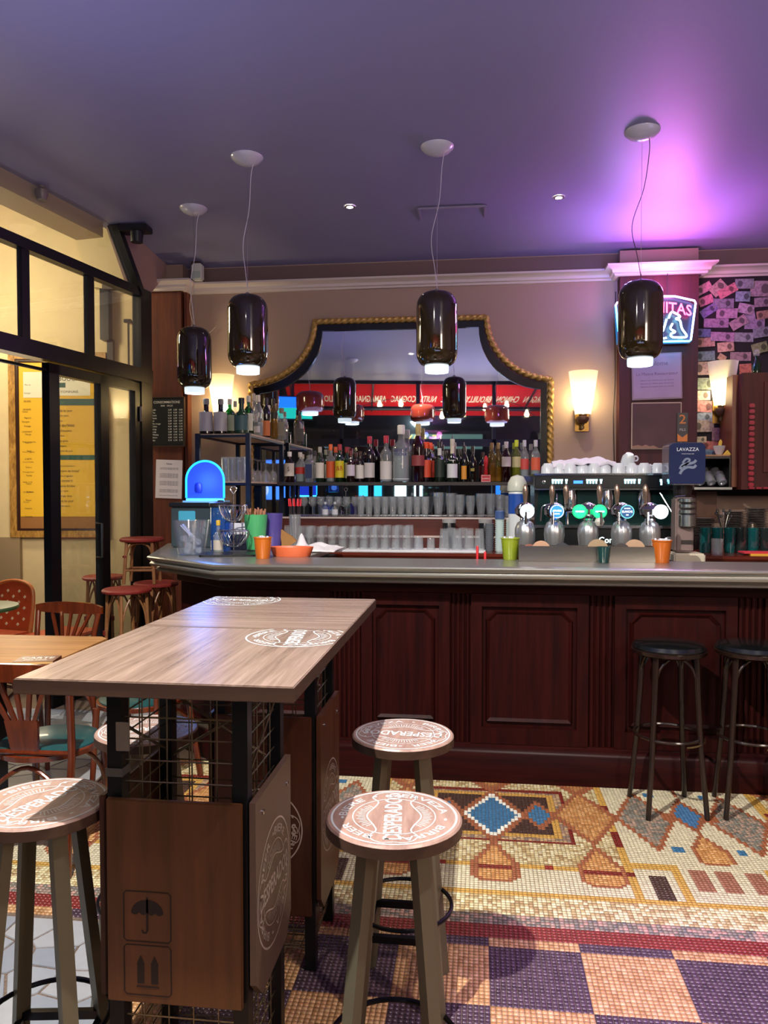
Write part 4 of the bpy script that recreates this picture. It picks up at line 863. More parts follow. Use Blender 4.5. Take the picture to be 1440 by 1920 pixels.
# ================================================================ BOTTLES
def bottle(x, y, z, h, r, kind, glass, label=None, cap='222222', desc='', lz=(.12, .55), ltext=None, tcol='222222', group='spirit bottles on the long shelf', lw=1.0, neck=.34, cap2=None, pour=False, rz=0):
    t = thing('bottle', desc, 'bottle', (x, y, z), rz, group); nr = r*neck; sh_ = .58 if kind != 'squat' else .50
    if kind == 'square':
        m = M(); hw = r*.92; zz = h*.62; c = r*.25; pl = [(-hw+c, -hw*.8), (hw-c, -hw*.8), (hw, -hw*.8+c), (hw, hw*.8-c), (hw-c, hw*.8), (-hw+c, hw*.8), (-hw, hw*.8-c), (-hw, -hw*.8+c)]
        k = 8; vs = [(u, v, 0) for u, v in pl]+[(u, v, zz) for u, v in pl]+[(u*.75, v*.75, zz+.02) for u, v in pl]+[(nr*cos(-3*pi/4+pi/8+j*pi/4+.0), nr*sin(-3*pi/4+pi/8+j*pi/4), zz+.04) for j in range(8)]+[(nr*cos(-3*pi/4+pi/8+j*pi/4), nr*sin(-3*pi/4+pi/8+j*pi/4), h*.9) for j in range(8)]
        m.add(vs, [(i*k+j, i*k+(j+1) % k, (i+1)*k+(j+1) % k, (i+1)*k+j) for i in range(4) for j in range(k)]+[tuple(range(k-1, -1, -1)), tuple(4*k+j for j in range(k))])
    else:
        m = M(); R0 = r; a = h*sh_; b = h*(.74 if kind == 'round' else .80 if kind == 'tall' else .66)
        pr = [(R0*.9, 0), (R0, .006), (R0, a), (R0*.96, a+(b-a)*.25), (R0*.80, a+(b-a)*.5), (R0*.55, a+(b-a)*.75), (nr*1.1, b), (nr, b+.01), (nr, h*.90)]
        if kind == 'bell': pr = [(R0*.75, 0), (R0*.78, .006), (R0*.95, h*.3), (R0, h*.5), (R0*.9, h*.58), (R0*.6, h*.66), (nr, h*.74), (nr, h*.9)]
        m.lathe(pr, n=20)
    m.build('glass_body', glass, t)
    if kind != 'square' and glass.name.startswith('tinted'):
        M().lathe([(r*.90, .008), (r*.93, .012), (r*.93, h*(.30+.25*random.random()))], n=18).build('liquid', P(LIQ.get(glass.name, '6a5a3a'), .1, name='spirit_'+glass.name, coat=.5), t)
    M().lathe([(nr*1.25, h*.84), (nr*1.28, h*.985), (nr*1.1, h)], n=14).build('cap', P(cap, .35, name='cap_'+cap), t)
    if cap2: M().lathe([(nr*1.12, h*.66), (nr*1.14, h*.84)], n=14, cap=False).build('neck_label', P(cap2, .5, name='neck_paper_'+cap2), t)
    if pour: M().lathe([(.006, h), (.004, h+.03)], n=8).build('pourer', P('cfcfd4', .2, 1, 'chrome'), t)
    if label:
        z0, z1 = h*lz[0], h*lz[1]
        if kind == 'square': lo_ = M().box(-r*.72*lw, r*.72*lw, -r*.745, -r*.73, z0, z1).build('label', P(label, .5, name='label_'+label), t, smooth=False)
        else:
            n = 14; w_ = 1.25*lw; rr = r*1.012; vs = []; 
            for i in range(n+1): a = -pi/2-w_+2*w_*i/n; vs += [(rr*cos(a), rr*sin(a), z0), (rr*cos(a), rr*sin(a), z1)]
            lo_ = M().add(vs, [(2*i, 2*i+2, 2*i+3, 2*i+1) for i in range(n)]).build('label', P(label, .5, name='label_'+label), t)
        if ltext:
            m = M(); rr = r*1.03 if kind != 'square' else r
            for k, (s_, sz, zz) in enumerate(ltext):
                put(m, text2d(s_, sz, .004*1, .8), (lambda zz: lambda u, v: (rr*sin(u/rr), -rr*cos(u/rr) if kind != 'square' else -r*.75, h*zz+v))(zz))
            m.build('label_lettering', P(tcol, .5, name='ink_'+tcol), lo_, smooth=False)
    return t
LIQ = {'tinted_amber': '6a3210', 'tinted_red': '3a0c0c', 'tinted_gold': '9a7a2a', 'tinted_green': '0c3a18', 'tinted_pale': 'a09a50', 'tinted_clear': '8e9a9c'}
gc = G('f6f8fa', .10, .03, .4, 'tinted_clear', 'eef2f4'); ga = G('c07838', .25, .04, .5, 'tinted_amber', '4a2a12'); gr = G('8a3a3a', .35, .04, .5, 'tinted_red', '2e0c10')
gg = G('2f9a50', .35, .04, .5, 'tinted_green', '0c3a1a'); gy = G('e0c870', .20, .04, .5, 'tinted_gold', '8a7434'); gp = G('d4e08a', .20, .04, .5, 'tinted_pale', '8a9048')
dk = P('0e0c0c', .07, name='black_glass', coat=.8); dg = P('0a1a10', .07, name='dark_green_glass', coat=.8); db = P('140c10', .07, name='dark_plum_glass', coat=.8); dr = P('2e0e10', .08, name='dark_red_glass', coat=.8)
ZS = 1.56; YS = 6.20
# px, width, top py, kind, glass, label, cap, description, extra
B = [(543, 20, 847, 'round', gr, 'd8d0c0', 'e8e4dc', 'red liqueur bottle with cream oval label and white cap, first on the long shelf', dict(ltext=[('S', .05, .42)], lz=(.2, .62))),
 (563, 19, 848, 'round', gc, 'b02a22', 'd6cfc4', 'clear bottle with slanted red band, second on the long shelf', dict(lz=(.28, .5))),
 (580, 18, 843, 'square', gc, '27345e', '111118', 'square bottle with navy label and black cap on the long shelf', {}),
 (600, 17, 838, 'round', gg, 'd9d3c6', 'aaa69a', 'pale green bottle with cream label on the long shelf', {}),
 (620, 17, 833, 'round', gc, 'd2572a', 'e2662a', 'clear bottle with orange label and tall orange cap', {}),
 (637, 18, 833, 'round', gg, 'd8c422', 'a3202c', 'green whisky bottle with yellow label and red lettering', dict(ltext=[('J&B', .055, .36)], tcol='b01c1c', lz=(.12, .56))),
 (658, 16, 845, 'round', gr, 'cfc4d0', '6a1c1c', 'small reddish bottle with round pale label and dark red cap', dict(lz=(.2, .55))),
 (675, 16, 846, 'round', db, 'ded8d2', '3a1414', 'dark bottle with narrow cream label, left of the first red-capped one', {}),
 (693, 21, 818, 'round', db, 'cfc8c8', 'b01c38', 'dark bottle with square white label and raised red cap', dict(lz=(.10, .42))),
 (724, 23, 817, 'round', gc, 'd2ccca', 'b01c38', 'clear bottle with square white label and raised red cap', dict(lz=(.06, .45))),
 (752, 33, 797, 'round', gc, None, 'd9d6d0', 'large clear vodka bottle with blue lettering, widest on the long shelf', dict(ltext=[('ABSOLUT', .036, .55), ('VODKA', .040, .485)], tcol='23307a', lz=(.05, .06), label2=1)),
 (784, 25, 795, 'tall', gr, '8c3a3c', 'b8a468', 'tall rose-red bottle with gilt neck beside the large clear one', dict(lz=(.28, .46), cap2='c7b98a')),
 (799, 19, 829, 'squat', db, 'd0482a', 'e04a20', 'dark bottle with rounded orange label and bright orange cap', dict(lz=(.12, .55), neck=.55)),
 (824, 20, 828, 'squat', dg, '12241a', '1a1a1a', 'dark green bottle with white neck wrap and metal pourer', dict(cap2='c9ccc4', pour=True)),
 (848, 20, 823, 'squat', dg, 'cdd0d6', 'b8b4a8', 'dark green bottle with pale square label and pourer', dict(lz=(.10, .42), cap2='cfc8b4', pour=True, ltext=[('VERMOUTH', .012, .5)], tcol='dddddd')),
 (870, 15, 836, 'tall', dk, 'd08a28', '1a1410', 'black bottle with upright golden label', dict(lz=(.08, .45), lw=.55, pour=True)),
 (886, 15, 836, 'bell', dk, '8a7a2a', '2a241c', 'black bell-shaped bottle with small gold label', dict(lz=(.30, .38), lw=.4)),
 (922, 15, 830, 'tall', gy, None, '7a5a30', 'golden liqueur bottle with cork, left of its pale twin', {}),
 (934, 15, 830, 'tall', gy, None, '8a7048', 'pale golden bottle right of its darker twin', {}),
 (949, 18, 828, 'tall', gr, 'b9aeb0', 'b4aeb4', 'dark red syrup bottle with silver cap', dict(lz=(.38, .62))),
 (968, 17, 825, 'tall', gp, 'b9b080', 'b8c428', 'yellow-green syrup bottle with lime cap', dict(lz=(.35, .6))),
 (983, 16, 825, 'tall', gc, 'c84a44', 'aeb0b8', 'clear syrup bottle with red and white label and silver cap', dict(lz=(.30, .55))),
 (1004, 17, 825, 'tall', gc, 'd05a3c', 'b4b4bc', 'clear syrup bottle with blue and orange label, last at the mirror edge', dict(lz=(.28, .58)))]
for (px, wd, top, kind, gl_, lab, cp, ds, ex) in B:
    ex = dict(ex); ex.pop('label2', None); y = YS+random.uniform(-.02, .03)
    if px > 1000: y = 6.14
    b = at(px, 900, y); h = at(px, top, y).z-ZS; r = wd/FP*y/2
    o = bottle(b.x, y, ZS, h, r, kind, gl_, lab if lab else ('e8eef2' if 'vodka' in ds else None), cp, ds, **ex)
B2 = [(567, 18, 852, gc, '7a1e1e', 'c4b8a0'), (590, 15, 845, gc, 'b8b4aa', '2a2a2a'), (611, 15, 843, gg, 'c8c4b0', '8a8878'), (629, 15, 838, gc, 'c0642c', 'd8602c'), (650, 17, 838, gg, 'b8b088', '8a1c24'), (667, 15, 848, dr, 'b4aca0', '4a1818'), (740, 20, 845, dr, 'a8a098', '2a2020'), (807, 17, 830, db, 'c0442c', 'e04a20'), (836, 15, 845, dg, '24342a', '1a1a1a'), (861, 16, 842, dg, '3a4038', '222222'), (905, 15, 848, dk, '5a1a1a', '3a1a1a')]
for k, (px, wd, top, gl_, lab, cp) in enumerate(B2):
    y = 6.30; b = at(px, 900, y); bottle(b.x, y, ZS, at(px, top, y).z-ZS, wd/FP*y/2, 'round', gl_, lab, cp, 'back row spirit bottle half hidden behind the %s' % ['slanted red band bottle', 'navy label bottle', 'pale green bottle', 'orange cap bottle', 'yellow label bottle', 'small reddish bottle', 'white label red cap bottle', 'orange label bottle', 'neck wrapped green bottle', 'pale label green bottle', 'black bell-shaped bottle'][k], group='back row bottles')
t = thing('promo_box', 'small red gift box with white border and a red bottle-shaped figure on the shelf', 'box', (at(911, 890, 6.16).x, 6.16, ZS)); M().box(-.038, .038, -.02, .02, 0, .058, .002).build('box', P('b0202a', .4, name='red_card'), t, smooth=False)
m = M(); put(m, stroke2d([(-.033, .005), (.033, .005), (.033, .053), (-.033, .053)], .003, True), lambda u, v: (u, -.0205, v)); put(m, text2d('Jumbilou', .016, .001), lambda u, v: (u, -.0205, v+.028)); m.build('white_print', P('e8dcd8', .5, name='white_ink3'), t, smooth=False)
M().lathe([(.012, .058), (.016, .07), (.012, .12), (.018, .15), (.014, .19), (.005, .21)], (.0, 0, 0), 14).build('figure', P('c02028', .35, name='red_plastic'), t)
# bottles on top of the left shelf unit
ZU = 1.905
B3 = [(387, 27, 748, 5.45, 'squat', db, 'a9a4aa', '8f8c88', 'dark bottle with hazy white landscape label, leftmost on the shelf unit', dict(lz=(.08, .62), lw=1.1)),
 (414, 27, 748, 5.45, 'squat', db, 'b0aaac', '8f8c88', 'dark bottle with hazy white label, second on the shelf unit', dict(lz=(.08, .62), lw=1.1)),
 (431, 20, 748, 5.58, 'round', gg, '9aa88c', 'c4b8a8', 'bright green bottle with beige cap on the shelf unit', {}),
 (453, 27, 746, 5.45, 'squat', P('1c3a2a', .2, name='frosted_green_glass'), '3a5a58', '1a2420', 'squat dark green bottle with dark square label on the shelf unit', dict(lz=(.10, .5))),
 (466, 20, 742, 5.62, 'round', gg, 'c4c8b4', 'c9c4b0', 'vivid green bottle behind the squat one on the shelf unit', {}),
 (484, 20, 741, 5.75, 'tall', gc, 'd0ccd0', 'c9bfb4', 'tall clear bottle with beige cap on the shelf unit', dict(lz=(.1, .25), lw=.5)),
 (499, 18, 746, 5.85, 'tall', dk, 'c4703a', '2a201c', 'black bottle with copper label on the shelf unit', dict(lz=(.04, .42))),
 (513, 17, 748, 6.0, 'tall', gy, '2a2418', '15120e', 'golden bottle with black neck on the shelf unit', dict(lz=(.5, .66))),
 (528, 22, 765, 6.1, 'square', gc, '8a8478', '7a7264', 'square clear bottle with grey label on the shelf unit', {}),
 (504, 15, 760, 6.15, 'round', gc, 'cac4b8', 'd0c8bc', 'small clear bottle at the back of the shelf unit', {}),
 (476, 16, 738, 6.05, 'round', gc, 'b8a89a', 'b4a898', 'clear decanter-like bottle at back left of the shelf unit', {}),
 (441, 16, 752, 5.95, 'round', gc, 'c0b4aa', '9a948c', 'clear bottle with pale label in the back row of the shelf unit', {})]
for (px, wd, top, y, kind, gl_, lab, cp, ds, ex) in B3:
    b = at(px, 800, y); bottle(b.x, y, ZU, at(px, top, y).z-ZU, wd/FP*y/2, kind, gl_, lab, cp, ds, group='bottles on the metal shelf unit', **ex)
# amber square bottle etc. on the corner shelf board at the mirror
# ================================================================ METAL SHELF UNIT
su = thing('metal_shelf_unit', 'black metal shelf unit with pale wooden boards at the left end of the mirror', 'shelf', (-1.82, 5.83, ZK))
sx0, sx1, sy0, sy1 = -.19, .185, -.46, .48
for x, y in ((sx0, sy0), (sx1, sy0), (sx1, sy1), (sx0, sy1)): M().box(x-.016, x+.016, y-.016, y+.016, 0, .855).build('post', P('10182e', .35, name='blue_black_steel'), su, smooth=False)
for z in (.50, .845):
    m = M(); m.box(sx0, sx1, sy0-.015, sy0+.015, z-.018, z).box(sx0, sx1, sy1-.015, sy1+.015, z-.018, z).box(sx0-.015, sx0+.015, sy0, sy1, z-.018, z).box(sx1-.015, sx1+.015, sy0, sy1, z-.018, z); m.build('frame', P('10182e', .35, name='blue_black_steel'), su, smooth=False)
    M().box(sx0+.0, sx1+.018, sy0+.018, sy1+.015, z-.004, z+.012-.004).build('shelf_board', WOOD('b49a84', 'c8b09a', .5, (20, 2, 20), 'pale_ash_board'), su, smooth=False)

# ================================================================ DRINKING GLASSES
cg = G('fafcfd', .10, .05, .34, 'drinking_glass', 'f4f8fa')
def mk_glass(kind):
    m = M()
    if kind == 'tumbler': m.lathe([(.0, .001), (.026, .001), (.029, .004), (.033, .088), (.0315, .088), (.028, .012), (0, .012)], n=18, cap=False)
    elif kind == 'tumbler_down': m.lathe([(.033, 0), (.0315, 0), (.028, .076), (0, .076), (0, .088), (.026, .088), (.029, .085), (.033, 0)], n=18, cap=False)
    elif kind == 'highball': m.lathe([(0, .001), (.026, .001), (.031, .135), (.0295, .135), (.025, .012), (0, .012)], n=18, cap=False)
    elif kind == 'highball_down': m.lathe([(.034, 0), (.0325, 0), (.026, .12), (0, .12), (0, .132), (.026, .132), (.034, 0)], n=18, cap=False)
    elif kind == 'stem': m.lathe([(0, .001), (.032, .001), (.03, .004), (.004, .008), (.004, .07), (.02, .085), (.034, .115), (.031, .16), (.0295, .16), (.032, .115), (.018, .089), (0, .084)], n=18, cap=False)
    elif kind == 'stem_down': m.lathe([(.031, 0), (.034, .045), (.02, .075), (.004, .09), (.004, .150), (.03, .156), (.032, .159), (0, .160)], n=18, cap=False)
    elif kind == 'beer': m.lathe([(0, .001), (.028, .001), (.03, .006), (.027, .03), (.038, .12), (.036, .17), (.0345, .17), (.036, .12), (.025, .03), (0, .02)], n=18, cap=False)
    elif kind == 'mug': m.lathe([(.034, 0), (.036, .10), (.034, .10), (.031, .01), (0, .01)], n=18, cap=False); m.tube(spline([(.034, 0, .08), (.06, 0, .08), (.064, 0, .05), (.055, 0, .025), (.034, 0, .02)], 4), .005, 6)
    return m
_g = {}
def glass(kind, x, y, z, label, group, s=1.0, mat=None, rz=0, tilt=0):
    k = (kind, mat.name if mat else '')
    if k not in _g:
        o = mk_glass(kind).build('drinking_glass', mat or cg); _g[k] = o; o.location = (x, y, z)
    else: o = _g[k].copy(); COL.objects.link(o); o.location = (x, y, z)
    o.scale = (s, s, s); o.rotation_euler = (tilt, 0, rz); tag(o, label, 'glass', group); return o
NTH = ['first', 'second', 'third', 'fourth', 'fifth', 'sixth', 'seventh', 'eighth', 'ninth', 'tenth']
for ci_, px in enumerate((560, 580, 601, 622, 642, 662, 682)):
    for row, y in enumerate((5.62, 5.73)):
        for q in (0, 1):
            x = at(px+(row*6), 1000, y).x; glass('tumbler_down', x, y, ZK+.0+q*.0885, 'upturned tumbler left of the towel, %s column, %s row, %s tier' % (NTH[ci_], ['front', 'back'][row], ['bottom', 'top'][q]), 'stacked tumblers left of the towel', 1.0)
for ci_, px in enumerate((701, 721, 742, 762)):
    for row, y in enumerate((5.58, 5.69)):
        for q in (0, 1):
            x = at(px+(row*6), 1000, y).x; glass('tumbler_down', x, y, ZK+.011+q*.0885, 'upturned tumbler on the white towel, %s column, %s row, %s tier' % (NTH[ci_], ['front', 'back'][row], ['bottom', 'top'][q]), 'stacked tumblers on the towel', 1.0)
for i, (px, s) in enumerate(((785, 1.1), (808, .95), (779, 1.0))): glass('tumbler_down', at(px, 1000, 5.62).x, 5.62 if px != 779 else 5.74, ZK+.011, 'single upturned tumbler right of the stacked block, %s' % ['front left', 'front right', 'back'][i], 'single tumblers on the towel', s)
for i, (px, y) in enumerate(((833, 5.60), (857, 5.60), (880, 5.64), (899, 5.62), (868, 5.72), (846, 5.72))): glass('highball_down', at(px, 1000, y).x, y, ZK+.011, 'tall upturned glass at the right of the towel, %s' % ['leftmost', 'second', 'third', 'rightmost', 'back right', 'back left'][i], 'tall upturned glasses on the towel', 1.18)
for i, px in enumerate((556, 580, 541)): glass('highball_down', at(px, 1000, 5.86).x, 5.86, ZK, 'tall upturned glass by the shelf unit, %s of three' % NTH[i], 'tall glasses by the shelf unit', 1.3)
ZR2 = 1.281; ZR1 = 1.141
for i, px in enumerate(range(570, 668, 16)): glass('stem', at(px, 950, 6.21).x, 6.21, ZR2, 'stemmed glass on the upper riser, %s from the left' % NTH[i], 'stemmed glasses on the riser', 1.0)
for i, px in enumerate(range(677, 800, 15)):
    for y in (6.14, 6.26): glass('beer', at(px, 950, y).x, y, ZR2, 'beer glass mid upper riser, %s column, %s row' % (NTH[i], 'front' if y < 6.2 else 'back'), 'beer glasses on the riser', .95)
for i, (px, s) in enumerate(((822, 1.15), (845, 1.12), (862, 1.05), (882, 1.0), (902, 1.1), (920, 1.1), (938, 1.05), (953, 1.0))): glass('beer', at(px, 950, 6.17).x, 6.17, ZR2, 'larger beer glass at the right of the riser, %s from the left' % NTH[i], 'large beer glasses on the riser', s)
for px in (610, 628): bottle(at(px, 950, 6.12).x, 6.12, ZR2, .12, .026, 'round', gc, 'c8ccd4', 'c8ccd4', 'small clear bottle with round blue emblem on the riser' + (', left one' if px < 620 else ', right one'), group='small bottles on the riser', lz=(.15, .5))
for px in (842, 910):
    t = thing('blender_jar', 'black based measuring jar standing among the glasses, ' + ('left one' if px < 900 else 'right one'), 'jar', (at(px, 1000, 5.93).x, 5.93, ZK)); M().lathe([(.045, 0), (.05, .01), (.05, .19), (.046, .2)], n=24).build('black_body', P('121416', .3, name='black_plastic3'), t); M().lathe([(.053, .195), (.053, .222), (.045, .225)], n=24).build('grey_lid', P('9a9a98', .4, name='grey_lid'), t)
for i, px in enumerate((420, 432, 444, 456)):
    for y in (5.55, 5.75, 5.95): glass('highball', at(px, 880, y).x+.02, y, ZK+.51, 'tall tumbler in the shelf unit, %s column, %s row' % (NTH[i], {5.55: 'front', 5.75: 'middle', 5.95: 'back'}[y]), 'tumblers in the shelf unit', 1.35)
for i, (px, y) in enumerate(((488, 5.9), (503, 6.0), (516, 6.1), (478, 5.7), (494, 6.15))): glass('stem_down', at(px, 880, y).x-.02, y, ZK+.51, 'upturned stemmed glass in the shelf unit, %s of five' % NTH[i], 'stemmed glasses in the shelf unit', 1.1)
m = M().lathe([(.055, 0), (.06, .003), (.02, .05), (.03, .10), (.05, .13)], n=24, cap=False); o = m.build('glass_stand', cg, loc=(at(400, 870, 5.52).x, 5.56, ZK+.51)); tag(o, 'wide glass cake stand foot above the blue glowing dome', 'glass stand')
# cups, sauces, dispenser at the right of the towel
for i, (px, n, y) in enumerate(((918, 13, 5.66), (937, 16, 5.60), (957, 14, 5.60))):
    col = ['6a7078', 'c6dad8', 'c9d8d4'][i]
    m = M()
    for k in range(n): m.lathe([(.026, k*.0155), (.034, k*.0155+.014), (.0345, k*.0155+.017)], n=20)
    t = thing('paper_cup_stack', ['dark grey stack of paper cups beside the towel', 'tallest pale mint stack of paper cups with a blue label', 'short pale mint stack of paper cups nearest the beer tap'][i], 'cup stack', (at(px, 1000, y).x, y, ZK)); m.build('cups', P(col, .5, name='paper_cup_'+col), t)
    if i == 1: M().lathe([(.0352, n*.0155-.01), (.0352, n*.0155+.045), (.03, n*.0155+.05)], n=20).build('blue_sleeve', P('3a568a', .4, name='blue_sleeve'), t)
    if i == 2: M().lathe([(.030, n*.0155), (.032, n*.0155+.025), (.008, n*.0155+.035), (.005, n*.0155+.06)], n=20).build('squeeze_lid', P('d8d8d0', .4, name='white_lid'), t)
t = thing('whipped_cream_dispenser', 'tall white and blue dispenser bottle left of the coffee machine', 'dispenser', (at(971, 950, 5.42).x, 5.5, ZK)); M().lathe([(.060, 0), (.062, .01), (.062, .43), (.058, .44)], n=28).build('body', P('cdd4d6', .35, name='white_can'), t)
M().lathe([(.0628, .28), (.0628, .42)], n=28, cap=False).build('blue_band', P('1c4aa0', .35, name='blue_band'), t); M().lathe([(.070, .44), (.071, .46), (.066, .50), (.045, .54), (0, .555)], n=28).build('domed_cap', P('c4cabc', .35, name='pale_cap'), t)
t = thing('blue_tin', 'dark blue tin behind the white dispenser at the shelf end', 'tin', (at(985, 890, 5.75).x, 5.85, 1.56-.51+.51)); M().box(-.075, .06, -.03, .03, 0.0, .045, .006).build('body', P('1c2c60', .35, name='blue_tin_paint'), t); 
t.location = (.405, 6.12, ZS)

# ================================================================ ESPRESSO MACHINE
ch = P('c9ccd0', .15, 1, 'chrome'); bst = P('9aa09e', .3, 1, 'brushed_steel', bump=.02); blk = P('0e1416', .25, name='black_gloss', coat=.4)
em = thing('espresso_machine', 'wide black three-group espresso machine with lit buttons and cups piled on top', 'coffee machine', (.86, 5.35, ZK))
w_ = .475
M().box(-w_, w_, -.05, .38, .10, .56, .01).build('body', blk, em, smooth=False)
M().box(-w_-.005, w_, -.12, .02, .455, .545, .008).build('control_panel', P('0a0e12', .3, name='control_panel'), em, smooth=False)
M().box(-w_-.012, w_+.012, -.13, .38, .545, .558, .004).box(-w_-.008, w_+.008, -.126, -.10, .448, .455).build('chrome_rail', ch, em, smooth=False)
M().prism([(-w_, .10), (w_, .10), (w_-.03, .45), (-w_+.03, .45)], lambda u, v, d: (u, d, v), -.055, -.045).build('splash_back', P('13312f', .18, .5, name='dark_teal_steel'), em, smooth=False)
M().box(-w_-.01, w_+.01, -.16, .0, .195, .215, .004).build('drip_tray_rail', ch, em, smooth=False)
M().box(-w_, w_, -.14, .0, .02, .195, .006).build('lower_front', P('0c1012', .3, name='black_front'), em, smooth=False)
for x in (-.42, .42):
    for y in (-.10, .30): M().lathe([(.02, 0), (.02, .03)], (x, y, 0), 12).build('foot', blk, em)
led = E_('8fe8ff', 9, 'button_light')
for g_, x0 in enumerate((-.365, -.14, .105)):
    for i in range(5):
        x = x0+i*.019+(.012 if i == 4 else 0); M().box(x, x+.010, -.1225, -.119, .490, .508).box(x-.002, x+.013, -.1225, -.119, .508, .519).build('lit_button', led, em, smooth=False)
for x in (.33, .375, .42): M().box(x, x+.014, -.1225, -.119, .502, .518).box(x+.004, x+.014, -.1225, -.119, .480, .502).build('lit_button', led, em, smooth=False)
M().box(-.225, -.165, -.1225, -.119, .490, .510).build('display', E_('2a6cff', 3, 'blue_display'), em, smooth=False)
M().lathe([(0, 0), (.012, .002), (.012, .006), (0, .008)], n=14).move(lambda p: Vector((-.42+p.x, -.121-p.z, .50+p.y))).build('key_switch', ch, em)
m = M(); put(m, text2d('Conti', .055, .006), lambda u, v: (u-.0, -.1405, v+.115)); m.build('lit_lettering', E_('d8fff8', 4, 'white_backlight'), em, smooth=False)
for x in (-.24, .0, .24): 
    M().lathe([(.045, .31), (.048, .33), (.048, .40), (.04, .45)], (x, -.07, 0), 20).build('group_head', ch, em)
    M().tube([(x, -.08, .325), (x, -.20, .31)], .013, 10).build('portafilter', blk, em)
M().lathe([(.026, 0), (.028, .006), (.020, .010), (0, .012)], n=20).move(lambda p: Vector((.385+p.x, -.141-p.z, .115+p.y))).build('pressure_gauge', P('b4b4b4', .25, .8, 'dial'), em)
M().tube(spline([(-.33, -.08, .43), (-.335, -.10, .37), (-.38, -.13, .355), (-.43, -.13, .33), (-.44, -.13, .24)], 5), .006, 8).build('steam_wand', ch, em); M().tube([(.34, -.08, .43), (.42, -.15, .27)], .005, 8).build('steam_wand', ch, em)
por = P('cdd4da', .25, name='white_porcelain', coat=.4)
def cup(x, y, z, rz, label, tilt=0, s=1.0):
    t = thing('espresso_cup', label, 'cup', (x, y, z), rz, 'white cups on the espresso machine'); t.scale = (s, s, s); t.rotation_euler = (tilt, 0, rz)
    M().lathe([(.036, 0), (.0345, 0), (.03, .035), (.018, .050), (0, .050), (0, .054), (.02, .055), (.034, .035), (.036, 0)], n=22, cap=False).build('cup_body', por, t); M().tube(spline([(.034, 0, .014), (.05, 0, .014), (.054, 0, .028), (.044, 0, .040), (.030, 0, .040)], 4), .0045, 7).build('handle', por, t); return t
ztop = ZK+.558; k = 0
where = ['at the left end', 'second from the left', 'third from the left', 'fourth from the left', 'fifth from the left', 'sixth, under the cloth', 'seventh, right of the cloth', 'eighth from the left', 'ninth from the left', 'last at the right end']
for i, x in enumerate((.47, .545, .62, .70, .775, .845, .935, 1.02, 1.10, 1.19)): cup(x, 5.28+.02*(i % 2), ztop, [.2, 0, .4, -.2, 0, .3, -.1, .4, .1, 0][i], 'white upturned cup in the front row on the machine, '+where[i], s=1.25)
for i, x in enumerate((.51, .66, .81, .97, 1.15)): cup(x, 5.42, ztop, .7*i, 'white upturned cup in the back row on the machine, '+['leftmost', 'second', 'middle', 'fourth', 'rightmost'][i], s=1.2)
cup(1.0, 5.33, ztop+.07, .3, 'white cup with blue stripe lying on top of the others', .5, 1.25)
def cloth(nx, ny, fn): 
    m = M(); m.add([fn(i/nx, j/ny) for j in range(ny+1) for i in range(nx+1)], [(j*(nx+1)+i, j*(nx+1)+i+1, (j+1)*(nx+1)+i+1, (j+1)*(nx+1)+i) for j in range(ny) for i in range(nx)]); return m
def nz(x, y, s): from mathutils import noise; return noise.noise(Vector((x*s, y*s, .3)))
cm_ = cloth(40, 14, lambda u, v: (.50+u*.42, 5.26+v*.20, ztop+.078+.045*sin(pi*u)*u+.03*nz(u, v, 6)-.04*(abs(v-.5)*2)**3))
o = cm_.build('crumpled_cloth', P('cfccd8', .85, name='white_cotton')); sm_ = o.modifiers.new('s', 'SOLIDIFY'); sm_.thickness = .006; tag(o, 'crumpled white cloth lying over the cups on the espresso machine', 'cloth')
# grinder
gt = thing('coffee_grinder', 'coffee grinder with rounded navy hopper cover right of the espresso machine', 'coffee grinder', (1.28, 5.02, ZK+.001))
def rrect(x0, x1, z0, z1, r, n=5): 
    o = []
    for cx, cz, a in ((x1-r, z1-r, 0), (x0+r, z1-r, pi/2), (x0+r, z0+r, pi), (x1-r, z0+r, 3*pi/2)): o += [(cx+r*cos(a+pi/2*i/n), cz+r*sin(a+pi/2*i/n)) for i in range(n+1)]
    return o
M().prism(rrect(-.105, .105, .485, .735, .03), lambda u, v, d: (u, d, v), -.11, -.09).build('navy_cover', P('13204a', .6, name='navy_plastic', spec=.25), gt)
M().prism(rrect(-.108, .108, .482, .740, .032), lambda u, v, d: (u, d, v), -.09, .08).build('clear_hopper', G('d8dce8', .25, .05, .5, 'smoky_hopper', '888aa0'), gt)
m = M(); put(m, text2d('LAVAZZA', .030, .004, 1.0), lambda u, v: (u, -.1108, v+.695)); put(m, text2d('TORINO ITALIA 1895', .008), lambda u, v: (u, -.1108, v+.668)); m.build('white_lettering', P('d0d4dc', .5, name='white_ink4'), gt, smooth=False)
m = M(); 
for q in (0, 1): put(m, stroke2d(spline([(-.045, .560-.03*q), (-.03, .585-.03*q), (.0, .592-.02*q), (.035, .60-.03*q), (.05, .615-.03*q)], 6), .016), lambda u, v: (u, -.1108, v+.015))
put(m, stroke2d(spline([(-.03, .60), (-.01, .625), (.012, .62), (-.005, .595), (-.035, .575)], 5), .012), lambda u, v: (u, -.1108, v+.012)); m.build('steam_emblem', P('6a7890', .4, name='grey_blue_ink'), gt, smooth=False)
M().box(-.08, .075, -.10, .06, .478, .486).build('hopper_rim', ch, gt, smooth=False); M().lathe([(.05, .40), (.058, .478)], n=24).build('collar', P('1c1418', .3, name='dark_collar'), gt)
M().box(-.055, .055, -.06, .06, .06, .40, .01).build('column', P('7c6a66', .35, name='taupe_metal'), gt, smooth=False)
